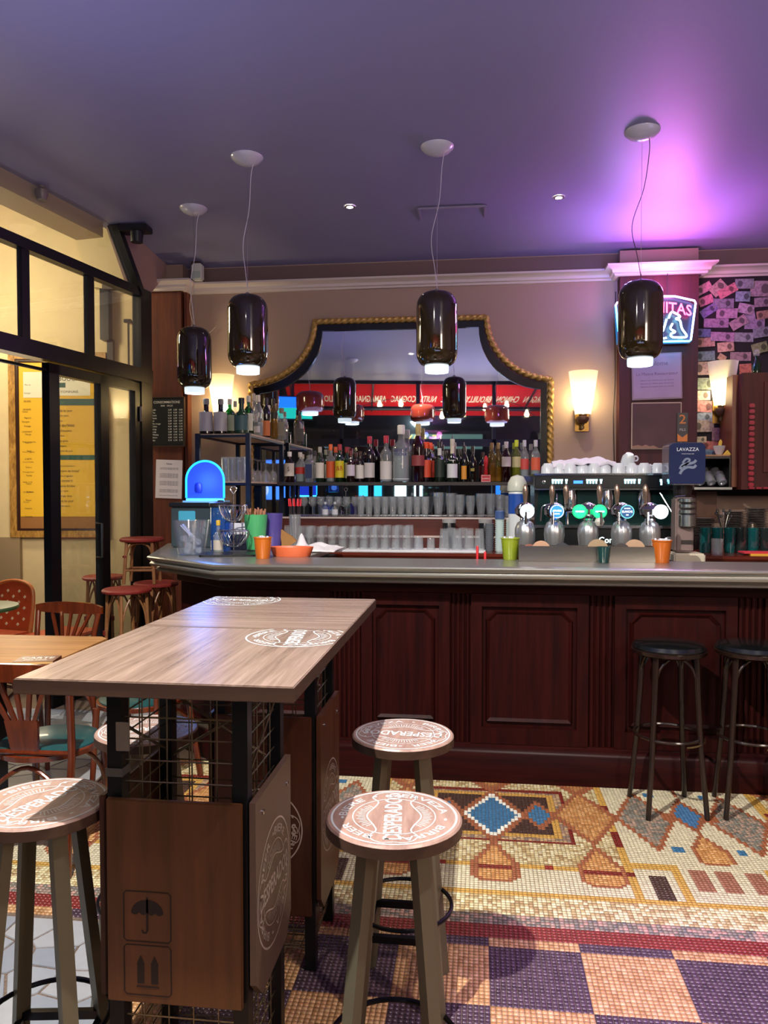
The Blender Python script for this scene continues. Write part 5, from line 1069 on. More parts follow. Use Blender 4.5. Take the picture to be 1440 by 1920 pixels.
for z in (.22, .30, .335, .37): M().lathe([(.046, z), (.05, z+.004), (.05, z+.022 if z > .25 else z+.07), (.046, z+.026 if z > .25 else z+.075)], (.012, -.07, 0), 22).build('doser_ring', bst, gt)
M().tube([(-.07, -.1, .405), (-.01, -.1, .41)], .006).build('lever', ch, gt); M().box(-.075, .11, -.12, .08, 0, .055, .008).build('base', P('c4bca8', .4, name='cream_base'), gt, smooth=False); M().box(-.02, .05, -.064, -.058, .11, .135).build('switch', P('2a2220', .4, name='dark_switch'), gt, smooth=False)

# ================================================================ BEER TAPS
fl_m = P('b6babd', .30, .85, 'fluted_pewter')
def tap(x, y, label, badges, handles):
    t = thing('beer_tap', label, 'beer tap', (x, y, ZT), 0, 'beer taps behind the zinc counter')
    M().lathe([(.040, 0), (.043, .01), (.048, .06), (.056, .13), (.054, .165), (.042, .195), (.024, .208), (.022, .225)], n=48, cap=True, flute=.05, nf=16).build('fluted_column', fl_m, t)
    M().lathe([(.026, .205), (.030, .212), (.026, .222)], n=20).build('collar', ch, t)
    M().lathe([(.022, .222), (.05, .245), (.052, .275), (.035, .30), (.012, .312), (0, .314)], n=24, flute=.12, nf=8).build('tap_head', ch, t)
    for (dx, mat, txt, tc, rim) in badges:
        bo = M().lathe([(0, .012), (.036, .012), (.040, .006), (.040, 0), (0, 0)], n=28).move(lambda p: Vector((dx+p.x, -.058-p.z, .262+p.y))).build('lit_badge', mat, t)
        m = M(); put(m, ring2d(.033, .038, 36), lambda u, v: (dx+u, -.0706, .262+v)); m.build('badge_rim', P(rim, .3, name='badge_rim_'+rim), bo, smooth=False)
        if txt:
            m = M()
            for s_, sz, zz in txt: put(m, text2d(s_, sz, .002, .8), (lambda zz: lambda u, v: (dx+u, -.0712, .262+zz+v))(zz))
            m.build('badge_lettering', tc, bo, smooth=False)
    for dx in handles:
        M().lathe([(.010, .305), (.012, .33), (.017, .37), (.014, .40), (.006, .415)], (dx, -.02, 0), 16).build('handle', P('8e7a6c', .25, .8, 'bronze_handle'), t)
        M().tube([(dx*.4, -.03, .26), (dx, -.08, .255), (dx, -.085, .19)], .008, 8).build('spout', ch, t)
    return t
wt = E_('e8f4ff', 3.2, 'white_badge'); gn = E_('0cc47a', 1.5, 'green_badge'); bl = E_('1c6cc0', 1.6, 'blue_badge'); cy_ = E_('35c4c8', 1.3, 'cyan_badge'); whi = E_('ffffff', 2, 'white_lit_ink'); nv = P('12345e', .4, name='navy_ink')
tap(.272, 4.47, 'fluted chrome beer tap with lit white badge, leftmost', [(.008, wt, [('IPA', .034, 0)], P('1c5a66', .4, name='teal_ink'), 'd8e8ea')], (0,))
tap(.437, 4.47, 'fluted chrome beer tap with round blue badge, second', [(.008, bl, [('AFFLIGEM', .014, .004), ('ABBAYE', .010, -.013)], whi, 'e8f0f4')], (-.015,))
tap(.625, 4.47, 'fluted chrome beer tap with two green badges, middle', [(-.055, gn, [('HEINEKEN', .013, 0)], whi, '2ad08a'), (.055, gn, [('HEINEKEN', .013, 0)], whi, '2ad08a')], (-.125, .06))
M().lathe([(0, -.028), (.018, -.022), (.028, 0), (.018, .022), (0, .028)], (.055, -.055, .205), 16).build('ball_knob', P('b8b4ac', .3, name='pale_knob'), bpy.data.objects['beer_tap.002'])
tap(.810, 4.47, 'fluted chrome beer tap with cyan rimmed badge, fourth', [(.018, E_('14406a', 1.0, 'navy_badge'), [('BRASSERIE', .009, .018), ('BLANCHE', .016, .0), ('BIO', .011, -.018)], whi, '7ae8ea')], (-.03,))
tap(.965, 4.47, 'fluted chrome beer tap with blank glowing white badge, rightmost', [(.045, wt, [('\u2014', .012, .004)], P('c03a5a', .4, name='pink_ink'), 'eef6f6')], (-.03,))
# steel trough in front of the taps
dt = thing('steel_tray', 'long brushed steel coaster tray on the zinc counter before the taps', 'tray', (.582, 4.215, ZT)); m = M(); tx0, tx1 = -.36, .36
m.box(tx0, tx1, -.045, -.038, .004, .083).box(tx0, tx1, .045, .052, .004, .083).box(tx0, tx0+.006, -.038, .045, .004, .083).box(tx1-.006, tx1, -.038, .045, .004, .083).box(tx0, tx1, -.038, .045, 0.0, .008); m.build('trough', P('a8a49c', .25, 1, 'brushed_steel2', bump=.03, scale=12), dt, smooth=False)
for i, (x, r, h, c) in enumerate(((-.24, .05, .058, 'b08a70'), (-.13, .045, .056, '33343a'), (.06, .055, .055, '9a8468'), (.18, .045, .06, '3a3434'), (.25, .055, .058, 'a88a70'), (-.30, .04, .06, '8a5040'))):
    t = M().lathe([(r, -.004), (r, .004)], n=28).move(lambda p: Vector((p.x, p.z, p.y))).build('coaster', P(c, .7, name='card_'+c), loc=(dt.location.x+x, 4.205+.008*(i % 3), ZT+.010+r)); tag(t, 'round card coaster standing in the steel tray, %s' % ['tan one by the left end', 'black one second from left', 'tan one behind the teal glass', 'dark one right of the middle', 'tan one near the right end', 'reddish one at the far left end'][i], 'coaster', 'coasters in the steel tray')
# pails of paper-wrapped cutlery / sugar
def pail(px, py, col, label, hh=.118, r=.050):
    p = atz(px, py, ZT); t = thing('small_pail', label, 'pail', (p.x, p.y+.03, ZT), 0, 'coloured pails on the zinc counter'); M().lathe([(.036, .0), (.038, .003), (r, hh), (r+.003, hh+.002), (r+.003, hh-.004), (r-.002, hh-.006), (.036, .006), (0, .006)], n=30, cap=False).build('pail_body', P(col, .35, name='enamel_'+col, coat=.3), t)
    m = M()
    for i in range(16): a = random.uniform(0, 6.28); q = random.uniform(0, .034); m.tube([(q*cos(a), q*sin(a), hh-.03), (q*cos(a)*1.15, q*sin(a)*1.15, hh+random.uniform(.0, .010))], .006, 6)
    m.build('sugar_sachets', P('c9cdd4', .7, name='white_sachet'), t); return t
pail(490, 1048, 'b8600a', 'orange enamel pail at the left end of the zinc counter'); pail(957, 1050, '7d8f1c', 'lime green enamel pail in front of the first beer tap'); pail(1243, 1056, 'b0580c', 'orange enamel pail right of the steel tray')
p = atz(1133, 1056, ZT); t = thing('teal_tumbler', 'small faceted teal glass standing before the steel tray', 'glass', (p.x, p.y+.02, ZT)); M().lathe([(0, .004), (.026, .0), (.028, .004), (.037, .085), (.035, .085), (.025, .012), (0, .012)], n=10, cap=False).build('glass_body', G('2a8a8a', .25, .04, .5, 'teal_glass', '1a6a6a'), t)

# ================================================================ LEFT END OF THE ZINC COUNTER
acr = G('f6f8fc', .05, .04, .28, 'clear_acrylic', 'c8d0e0')
p = atz(352, 1042, ZT); t = thing('ice_bucket', 'clear acrylic ice bucket with ice and tongs on the left end of the counter', 'bucket', (p.x, p.y+.06, ZT))
M().lathe([(0, .006), (.072, .0), (.078, .004), (.108, .205), (.104, .205), (.074, .010), (0, .012)], n=40, cap=False).build('bucket_body', acr, t)
ice = G('f0f4fa', .22, .05, .5, 'ice', 'dfe6f0')
for i in range(16):
    a = random.uniform(0, 6.28); q = random.uniform(0, .050); z = .03+.022*(i//4); b = M().box(-.016, .016, -.016, .016, -.016, .016, .004); R_ = Matrix.Rotation(random.uniform(0, 3), 3, Vector((random.random(), random.random(), 1)).normalized()); b.move(lambda p_: R_ @ p_+Vector((q*cos(a), q*sin(a), z))); b.build('ice_cube', ice, t)
M().beam((-.065, 0, .175), (.045, .01, .06), .022, .004).beam((-.06, .02, .18), (.045, .02, .06), .022, .004).build('ice_tongs', G('dfe4ff', .5, .1, .4, 'plastic_tongs', 'e0e6f8'), t)
# glowing dome on its box
t = thing('glowing_dome_display', 'blue glowing arched display on a dark grey box at the left end of the bar', 'display', (-1.80, 4.98, ZT))
M().box(-.21, .10, -.12, .14, 0, .27, .01).build('box', P('39464a', .35, name='slate_box'), t, smooth=False); M().box(-.22, .12, -.13, .15, .27, .30, .006).build('box_lid', P('14181c', .35, name='dark_lid'), t, smooth=False)
M().box(-.155, -.04, -.125, -.118, .18, .245, .004).build('light_strip', E_('3a90a8', .35, 'teal_panel'), t, smooth=False)
arch = lambda R, zb, zt: [(-R, zb), (R, zb)]+[(R*cos(a), zt+R*sin(a)) for a in [pi*i/20 for i in range(21)]]
M().prism(arch(.128, .325, .445), lambda u, v, d: (u, d, v), -.045, -.025).build('blue_face', E_('1c3cd0', .8, 'blue_face'), t)
tb = [(-.13, 0, .33)]+[(.13*cos(pi-a), 0, .445+.13*sin(a)) for a in [pi*i/24 for i in range(25)]]+[(.13, 0, .33)]
M().tube([(x, -.045, z) for x, y, z in tb], .007, 10)  .build('light_tube', E_('18a0ff', 2.6, 'cyan_tube'), t); M().box(-.125, .125, -.062, -.03, .30, .325).build('glow_strip', E_('3ad0ff', 4, 'cyan_strip'), t, smooth=False)
M().lathe([(0, 0), (.022, .002), (.026, .02), (.024, .055), (.012, .065), (0, .067)], n=16).move(lambda q: Vector((q.x-.045, -.052+q.y*.3, .365+q.z))).build('bottle_emblem', P('14288a', .4, name='blue_emblem'), t)
M().box(-.145, .145, -.075, .03, .298, .312).build('base_plate', P('8ac8e8', .2, name='ice_blue_acrylic'), t, smooth=False)
light('dome_glow', 'POINT', (-1.80, 4.84, ZT+.44), (.12, .35, 1.0), 2.2, .08)
# jar with lid
p = (-1.60, 4.66, ZT); t = thing('lidded_jar', 'blue-lit glass jar with dark flat lid in front of the glowing dome', 'jar', p); M().lathe([(0, .002), (.06, 0), (.064, .01), (.064, .27), (.06, .28)], n=30).build('jar_body', G('7ab0f0', .25, .05, .5, 'bluish_jar', '4a86d8'), t)
M().lathe([(.070, .278), (.072, .282), (.072, .302), (.055, .308), (.02, .31), (.02, .318), (0, .32)], n=30).build('lid', P('3a3a3e', .3, .4, 'dark_lid2'), t)
# wire fruit rack
t = thing('wire_rack', 'twisted chrome wire rack with hanging loop on the left end of the counter', 'rack', (-1.445, 4.44, ZT+.0)); cw = P('c4c6c8', .18, 1, 'chrome_wire')
m = M(); m.tube([(0, 0, .02), (0, 0, .36)], .004, 6); m.tube(spline([(0, 0, .36), (.02, 0, .39), (.0, 0, .405), (-.02, 0, .39), (0, 0, .36)], 5), .004, 6); m.build('stem', cw, t)
for z, R in ((.05, .085), (.20, .075)):
    m = M()
    for i in range(22): a = 2*pi*i/22; m.tube(spline([(0, 0, z-.005), (R*.5*cos(a), R*.5*sin(a), z), (R*cos(a+.2), R*sin(a+.2), z+.05), (R*1.1*cos(a+.35), R*1.1*sin(a+.35), z+.09)], 3), .0018, 5)
    m.tube([(R*1.1*cos(2*pi*i/30), R*1.1*sin(2*pi*i/30), z+.09) for i in range(30)], .003, 6, closed=True); m.tube([(R*.6*cos(2*pi*i/24), R*.6*sin(2*pi*i/24), z+.01) for i in range(24)], .002, 5, closed=True)
    m.build('wire_basket', cw, t)
m = M(); m.tube([(.07*cos(2*pi*i/30), .07*sin(2*pi*i/30), .008) for i in range(30)], .004, 6, closed=True); m.build('base_ring', cw, t)
# tray and things on it
p = atz(404, 1043, ZT); o = M().prism(rrect(-.155, .165, -.12, .12, .02), lambda u, v, d: (u*cos(.25)-v*sin(.25), u*sin(.25)+v*cos(.25), d), .001, .012).build('serving_mat', P('121216', .35, name='black_mat'), loc=(-1.455, 4.36, ZT)); tag(o, 'black rectangular mat under the wire rack on the counter', 'mat')
o.location.z = ZT-.0005
t = thing('napkin_holder', 'white paper block behind the wire rack', 'napkin holder', (-1.52, 4.78, ZT)); M().box(-.085, .085, -.03, .03, .0, .17, .003).build('paper_block', P('d6d6dc', .7, name='white_paper5'), t, smooth=False); M().box(-.09, .09, -.035, -.031, 0, .10).build('dark_front', P('20243c', .4, name='navy_front'), t, smooth=False)
bottle(-1.56, 4.50, ZT, .20, .03, 'squat', gc, 'b8b0a4', 'c9a22a', 'small clear bottle with yellow cap standing by the wire rack', group=None, lz=(.1, .4))
t = thing('straw_cup', 'large frosted green cup full of brown paper straws', 'cup', (-1.355, 4.60, ZT)); M().lathe([(.052, 0), (.055, .004), (.072, .232), (.068, .232), (.05, .01), (0, .01)], n=36, cap=False).build('cup_body', P('48a468', .35, name='green_frosted_plastic'), t)
m = M()
for i in range(40): a = random.uniform(0, 6.28); q = .058*sqrt(random.random()); m.tube([(q*.6*cos(a), q*.6*sin(a), .02), (q*1.1*cos(a), q*1.1*sin(a), .245+random.uniform(0, .03))], .0042, 6)
m.build('paper_straws', P('a87458', .6, name='brown_straw'), t); M().lathe([(.058, -.0), (.06, .018)], n=30, cap=False).build('base_ring', bst, t)
t = thing('purple_cup', 'violet plastic cup right behind the green straw cup', 'cup', (-1.285, 4.74, ZT)); M().lathe([(.05, 0), (.052, .004), (.062, .235), (.058, .235), (.048, .01), (0, .01)], n=32, cap=False).build('cup_body', P('4a3f86', .35, name='violet_plastic'), t)
t = thing('wooden_scoop', 'small ochre wooden scoop leaning beside the violet cup', 'scoop', (-1.19, 4.74, ZT)); M().prism([(-.03, 0), (.06, .06), (.03, .09), (-.05, .14)], lambda u, v, d: (u, d, v+.0), -.012, .012).build('blade', P('8e6430', .5, name='ochre_wood'), t, smooth=False)
t = thing('stirrer_holder', 'glass of stirrers with red tips behind the orange pail', 'stirrer glass', (-1.205, 5.0, ZT)); M().lathe([(0, .004), (.035, 0), (.04, .22), (.038, .22), (.033, .01), (0, .01)], n=24, cap=False).build('glass_body', cg, t)
rdp = P('c81e28', .4, name='red_plastic2'); mt = M(); ms = M()
for i in range(9): a = 2*pi*i/9; q = .03; x_, y_ = q*1.25*cos(a), q*1.25*sin(a); ms.tube([(q*.4*cos(a), q*.4*sin(a), .01), (x_, y_, .28)], .003, 6); mt.tube([(x_, y_, .275), (x_*1.15, y_*1.15, .325)], .006, 8, r2=.003)
ms.build('stirrers', P('2a1c20', .4, name='dark_stirrer'), t); mt.build('red_tips', rdp, t)
p = atz(545, 1047, ZT); t = thing('orange_dish', 'shallow orange oval dish behind the orange pail', 'dish', (-1.065, 4.34, ZT)); m = M(); m.lathe([(0, .004), (.105, .0), (.110, .004), (.128, .055), (.123, .055), (.104, .010), (0, .010)], n=40, cap=False).move(lambda q: Vector((q.x, q.y*.6, q.z))).build('dish_body', P('d0633a', .4, name='coral_plastic'), t)
from mathutils import noise
def towel(u, v): x = -1.20+u*.34; y = 4.58+v*.36; hh = .012+.055*abs(noise.noise(Vector((u*3.5, v*3, 1.3))))*(1-(2*abs(u-.5))**4)*(1-(2*abs(v-.5))**4)+.085*math.exp(-((u-.30)**2+(v-.4)**2)/.006); return (x, y, ZT+hh*1.0)
o = cloth(44, 26, towel).build('white_towel', P('d2cfd2', .85, name='white_terry', bump=.4, scale=60)); sm_ = o.modifiers.new('s', 'SOLIDIFY'); sm_.thickness = .008; tag(o, 'crumpled white towel with a raised corner on the left part of the counter', 'towel')
m = M()
tap_ = thing('bottle_opener_pair', 'two red handled tools standing in the well behind the zinc counter', 'tools', (0, 0, 0))
for px, h in ((895, .06), (910, .028)): p = atz(px, 1048, ZT); m.lathe([(.006, -.1), (.008, h), (.005, h+.008)], (p.x, 4.42, ZT-.005), 10)
m.build('red_handles', rdp, tap_)
M().box(.10, .32, 4.36, 4.50, .88, .985, .01).build('tool_caddy', P('3a3a3c', .4, .6, 'dark_caddy'), tap_)
M().box(.05, .38, 4.19, 4.55, .84, .88).build('caddy_shelf', bst, tap_, smooth=False)

# ================================================================ RIGHT: BANKNOTES, SHELF, CABINET
nb = struct('trim_11', M().box(1.725, 3.1, YB-.02, YB-.001, 1.45, 3.19), P('191018', .8, name='dark_pinboard', bump=.2, scale=40), smooth=False)
def note_mat(h):
    k = ('note', h)
    if k in _m: return _m[k]
    m = bpy.data.materials.new('banknote_paper_'+h); m.use_nodes = True; nt = m.node_tree; N = nt.nodes; L = nt.links; p = N['Principled BSDF']; tc = N.new('ShaderNodeTexCoord'); n = N.new('ShaderNodeTexNoise'); n.inputs['Scale'].default_value = 45; n.inputs['Detail'].default_value = 5
    L.new(tc.outputs['Object'], n.inputs[0]); r = N.new('ShaderNodeValToRGB'); c = lin(h); r.color_ramp.elements[0].color = tuple(x*.55 for x in c[:3])+(1,); r.color_ramp.elements[1].color = c; r.color_ramp.elements[0].position = .35; r.color_ramp.elements[1].position = .55
    L.new(n.outputs[0], r.inputs[0]); L.new(r.outputs[0], p.inputs['Base Color']); p.inputs['Roughness'].default_value = .75; _m[k] = m; return m
NT = [ # crop px of region (1290..1440, 510..860): centre x, y, width, height, tilt degrees, colour, name
 (162, 170, 165, 85, 28, 'd08fa0', 'rose'), (310, 165, 160, 110, 42, 'b8968c', 'tan'), (405, 195, 190, 85, 28, 'd07c84', 'salmon'), (580, 120, 175, 95, -2, '8a8a90', 'grey'), (565, 252, 138, 98, -3, '8c9aa8', 'pale blue'), (745, 172, 190, 150, -2, 'a88c98', 'mauve'),
 (185, 292, 150, 85, 22, 'c87c8e', 'rose'), (365, 322, 200, 92, -1, '8c8090', 'grey-mauve'), (215, 395, 170, 80, 32, '7c6c9c', 'violet'), (400, 425, 200, 95, -2, 'b48aa4', 'lilac'), (598, 378, 150, 95, -14, 'b89cae', 'pale lilac'), (765, 310, 150, 90, 2, '98808c', 'mauve'), (775, 440, 130, 80, 8, 'b08474', 'brown-rose'),
 (290, 525, 240, 88, -1, 'a47e9e', 'lilac'), (520, 520, 170, 95, 30, 'b4909c', 'rose-grey'), (640, 450, 90, 110, 10, 'a48ca6', 'lilac'), (685, 535, 190, 95, -1, '9c84a0', 'mauve'), (760, 620, 160, 95, 8, '868690', 'grey'), (155, 628, 150, 82, -1, '6c6a98', 'blue-violet'), (355, 665, 230, 88, -3, 'b084a8', 'pink-lilac'), (575, 670, 180, 90, -2, '9c9aa4', 'silver grey'),
 (168, 722, 200, 90, 2, 'c08a80', 'peach'), (388, 770, 155, 92, 4, 'c89a8c', 'peach'), (740, 780, 150, 100, 14, '848c60', 'olive'), (168, 865, 205, 92, 3, '6c7c88', 'steel blue'), (350, 880, 80, 60, -30, 'b08878', 'tan'), (540, 868, 200, 85, -1, 'a08088', 'mauve-brown'), 
 (165, 990, 210, 130, 1, 'b49a96', 'beige-rose'), (590, 1000, 110, 105, 2, 'c0705c', 'brick'), (170, 1150, 215, 115, -1, '98a896', 'pale green'), (560, 1135, 70, 90, 10, 'c4b4ae', 'cream'), (140, 1270, 170, 95, 1, 'd4bcb0', 'cream-pink'), (165, 1383, 210, 110, -2, 'cc8c8c', 'pink'), (300, 1365, 80, 120, 0, 'd8a838', 'golden'), (530, 1382, 140, 100, -6, 'b8c868', 'lime'),
 (150, 1490, 190, 85, 0, 'a4b4c4', 'pale blue'), (155, 1585, 210, 115, 1, 'b4a498', 'beige'), (505, 1532, 140, 100, -5, 'd0c898', 'straw'), (315, 1670, 130, 130, -1, '9c7c80', 'mauve'), (480, 1660, 165, 130, -3, 'c0a880', 'sand'), (495, 1728, 130, 50, 0, 'd8d4b8', 'cream'), (120, 1725, 130, 60, 2, 'd0c4a4', 'cream'), (232, 1785, 200, 85, -2, 'c87c6c', 'coral'), (430, 1800, 200, 95, -3, 'a4a0b8', 'lavender'), (235, 1868, 150, 85, 2, '7ca4b4', 'teal-blue'),
 (650, 1052, 45, 85, 2, 'e0d4a8', 'ivory'), (345, 1540, 180, 40, 0, '8a6048', 'brown')]
order = ['topmost', 'second', 'third', 'fourth', 'fifth', 'sixth', 'seventh', 'eighth', 'ninth']
seen = {}
for i, (cx, cy, wd, hh, tl, col, nm) in enumerate(NT):
    px, py = 1290+cx/5.487, 510+cy/5.486; y = YB-.024-.0018*(i % 5); q = at(px, py, y); sc = y/FP/5.487; W2, H2 = wd*sc/2*.98, hh*sc/2
    band_ = ['under the cornice', 'level with the neon lettering', 'level with the neon dog', 'just above the sconce', 'beside the sconce shade', 'beside the sconce bracket', 'just above the shelf'][min(6, [k for k, z in enumerate((230, 480, 720, 920, 1320, 1560, 9999)) if cy < z][0])]
    side = 'left' if cx < 260 else 'middle' if cx < 460 else 'right'
    tilt_ = 'rising' if tl > 6 else 'dipping' if tl < -6 else 'level'
    lb = '%s banknote pinned %s, %s, %s' % (nm, tilt_, band_, side); seen[lb] = seen.get(lb, 0)+1
    if seen[lb] > 1: lb += ', the lower one'
    t = thing('banknote', lb, 'banknote', (q.x, y, q.z), 0, 'banknotes pinned on the wall'); t.rotation_euler = (0, -radians(tl), 0)
    cv = lambda u, v: .004*sin(u/W2*2+i)
    n = 6; m = M(); vs = []
    for k in range(n+1): u = -W2+2*W2*k/n; vs += [(u, cv(u, 0), -H2), (u, cv(u, 0), H2)]
    m.add(vs, [(2*k, 2*k+2, 2*k+3, 2*k+1) for k in range(n)]).build('paper', note_mat(col), t)
    if min(W2, H2) > .015 and wd > 120:
        dk_ = '%02x%02x%02x' % tuple(int(int(col[j:j+2], 16)*.55) for j in (0, 2, 4)); m = M(); sg = 1 if i % 3 else -1; c0 = sg*W2*.45
        m.add([(c0+H2*.5*cos(a), cv(c0, 0)-.002, H2*.62*sin(a)) for a in [2*pi*k/14 for k in range(14)]], [tuple(range(14))]); m.build('portrait', P(dk_, .8, name='note_ink_'+dk_), t, smooth=False)
# shelves and rack
rs = thing('glass_rack_shelf', 'dark two-tier shelf with hanging wine glasses right of the grinder', 'shelf', (1.79, 6.2, 1.50)); 
M().box(-.16, .115, -.14, .22, 0, .018).build('lower_board', bst, rs, smooth=False); M().box(-.16, .115, -.10, .22, .235, .252).build('upper_board', P('241c1c', .3, name='dark_shelf'), rs, smooth=False); M().box(.105, .115, -.10, .22, .018, .235).box(-.16, -.15, -.10, .22, .018, .235).build('side_plate', P('1a1416', .3, name='dark_side'), rs, smooth=False)
for i in range(3): glass('mug', 1.695+.080*i, 6.12, 1.519+.030, 'tilted glass in the rack beside the cabinet, front row, %s' % NTH[i], 'tilted glasses in the rack', .95, rz=.3, tilt=radians(-38))
for i in range(3): glass('mug', 1.700+.080*i, 6.24, 1.519+.060, 'tilted glass in the rack beside the cabinet, back row, %s' % NTH[i], 'back glasses in the rack', .95, rz=.3, tilt=radians(-38))
t = thing('cutting_board', 'small pale wooden board on the upper shelf by the cabinet', 'board', (1.815, 6.17, 1.753)); M().box(-.09, .085, -.07, .07, 0, .012, .003).build('board', WOOD('b08250', 'c89a68', .5, (10, 10, 10), 'pale_board'), t, smooth=False)
t = thing('white_bowl', 'small white pouring bowl with yellow lemon pieces on the wooden board', 'bowl', (1.84, 6.17, 1.766)); M().lathe([(0, 0), (.022, 0), (.042, .05), (.046, .07), (.042, .07), (.02, .008), (0, .008)], n=24, cap=False).build('bowl_body', por, t)
M().prism([(-.01, .05), (.012, .055), (.02, .10), (.01, .12), (-.002, .10)], lambda u, v, d: (u, d, v), -.008, .008).build('lemon_peel', P('e0c040', .5, name='lemon_yellow'), t, smooth=False)
t = thing('lemon_piece', 'yellow lemon wedge beside the white bowl', 'lemon', (1.875, 6.12, 1.766)); M().prism([(-.02, 0), (.035, 0), (.01, .035)], lambda u, v, d: (u, d, v), -.01, .01).build('wedge', P('e0c040', .5, name='lemon_yellow'), t, smooth=False)
t = thing('small_pot', 'tiny pinkish pot on the shelf left of the wooden board', 'pot', (1.69, 6.16, 1.753)); M().lathe([(.018, 0), (.022, .03), (.016, .05), (0, .052)], n=18).build('pot_body', P('c49888', .5, name='blush_clay'), t)
# wooden cabinet with red beading at the right edge
cb = thing('wooden_cabinet', 'brown wooden cabinet with red bead trim at the right edge', 'cabinet', (2.36, 6.15, 1.50)); 
M().box(-.40, .75, -.12, .28, 0, .87).build('carcass', WOOD('3a120d', '501a12', .65, (25, 25, 2), 'cabinet_wood'), cb, smooth=False); M().box(-.44, -.40, -.02, .28, .02, .87).build('side_moulding', WOOD('6a3a22', '80492c', .35, (25, 25, 2), 'warm_cabinet_side'), cb, smooth=False)
M().box(-.25, .6, -.135, -.12, .13, .80).build('door', WOOD('42140e', '561e14', .6, (25, 25, 2), 'cabinet_door'), cb, smooth=False); M().box(-.21, .56, -.139, -.134, .17, .76).build('door_panel', P('7a6234', .4, name='amber_door_glass', var=.3, scale=8), cb, smooth=False)
for i in range(15): M().box(-.355, -.315, -.14, -.12, .02+i*.042, .052+i*.042, .006).build('red_bead', P('a01c34', .4, name='crimson_bead'), cb, smooth=False)
for i in range(6): M().box(-.35+i*.05, -.31+i*.05, -.142, -.121, .005, .018, .003).build('red_bead', P('a01c34', .4, name='crimson_bead'), cb, smooth=False)
t = thing('green_bottle', 'green bottle with clear ball stopper standing on top of the wooden cabinet', 'bottle', (2.12, 6.22, 2.375)); M().lathe([(.03, 0), (.032, .01), (.032, .09), (.012, .12), (.012, .15)], n=20).build('glass_body', gg, t); M().lathe([(0, .14), (.022, .15), (.028, .175), (.018, .195), (0, .20)], n=18).build('ball_stopper', cg, t)
# back counter right part
bst2 = P('6e6864', .4, name='dull_plate')
for i, (px, n, zt_) in enumerate(((1325, 11, 0), (1382, 15, 0), (1425, 17, 0))):
    x = at(px, 970, 6.0).x; t = thing('plate_stack', 'stack of small grey plates behind the teal glasses, %s' % ['left one', 'middle one', 'right one'][i], 'plate stack', (x, 6.08, ZK), 0, 'stacks of small plates')
    z = 0
    M().box(-.09, .09, -.09, .09, 0, .10, .004).build('pedestal_box', P('2a1c1c', .5, name='dark_crate'), t, smooth=False)
    for k in range(n): M().lathe([(.05, .10+k*.0125), (.079, .10+k*.0125+.008), (.079, .10+k*.0125+.0105)], n=26).build('plate', bst2, t)
t = thing('cutlery_pot', 'copper-fronted pot of spoons and forks between the plate stacks', 'cutlery pot', (at(1355, 970, 5.95).x, 5.93, ZK)); M().lathe([(.035, .0), (.038, .17)], n=22).build('pot_body', P('a88478', .3, .6, 'copper_grey'), t)
m = M()
for i in range(9): a = 2*pi*i/9; m.tube([(.01*cos(a), .01*sin(a), .15), (.05*cos(a), .03*sin(a), .25+.02*(i % 3))], .003, 6); m.lathe([(0, -.016), (.010, -.008), (.011, .006), (0, .014)], (.052*cos(a), .032*sin(a), .255+.02*(i % 3)), 10)
m.build('cutlery', bst, t)
t = thing('gilt_pot', 'second pot of dark spoons near the right edge', 'cutlery pot', (at(1408, 970, 5.95).x, 5.93, ZK)); M().lathe([(.035, .0), (.038, .16), (.03, .2), (.0, .215)], n=22).build('pot_body', P('6a6458', .3, .7, 'dull_gilt'), t)
tg = G('58b4b4', .35, .04, .5, 'teal_bottle_glass', '2a8488'); tg2 = G('8aa8a8', .3, .04, .5, 'smoky_teal_glass', '4a5a5a')
for i, px in enumerate((1322, 1345, 1368, 1390, 1412, 1435)):
    x = at(px, 1000, 5.72).x; t = thing('ribbed_glass_stack', 'stack of ribbed teal tumblers on the back counter, %s from the grinder' % ['first', 'second', 'third', 'fourth', 'fifth', 'sixth'][i], 'glass stack', (x, 5.72, ZK), 0, 'teal tumbler stacks')
    for k in range(4): M().lathe([(0, .042*k), (.034, .042*k), (.036, .042*k+.02), (.040, .042*k+.052), (.038, .042*k+.052), (.03, .042*k+.006), (0, .042*k+.006)], n=18, cap=False).build('tumbler', tg if i not in (3, 5) else tg2, t)
glass('tumbler', at(1345, 1010, 5.55).x, 5.55, ZK, 'single clear tumbler standing in front of the teal stacks', None, 1.25)
M_ = M().box(-.17, .16, -.012, .012, 0, .21); tag(M_.build('brown_wall_panel', WOOD('5c3c2c', '6e4a38', .5, (8, 8, 8), 'brown_board'), loc=(1.72, 6.36, 1.275)), 'plain brown panel under the rack shelf, behind the cutlery pot', 'panel')
t = thing('napkin_pile', 'red and yellow paper napkins at the right end of the back counter', 'napkins', (at(1428, 1025, 5.55).x+.04, 5.55, ZK)); M().box(-.13, .2, -.06, .06, 0, .012).build('yellow_napkins', P('e0b030', .6, name='yellow_paper2'), t, smooth=False); M().box(-.17, .2, -.05, .08, .012, .022).build('red_napkins', P('c8303c', .6, name='red_paper'), t, smooth=False)
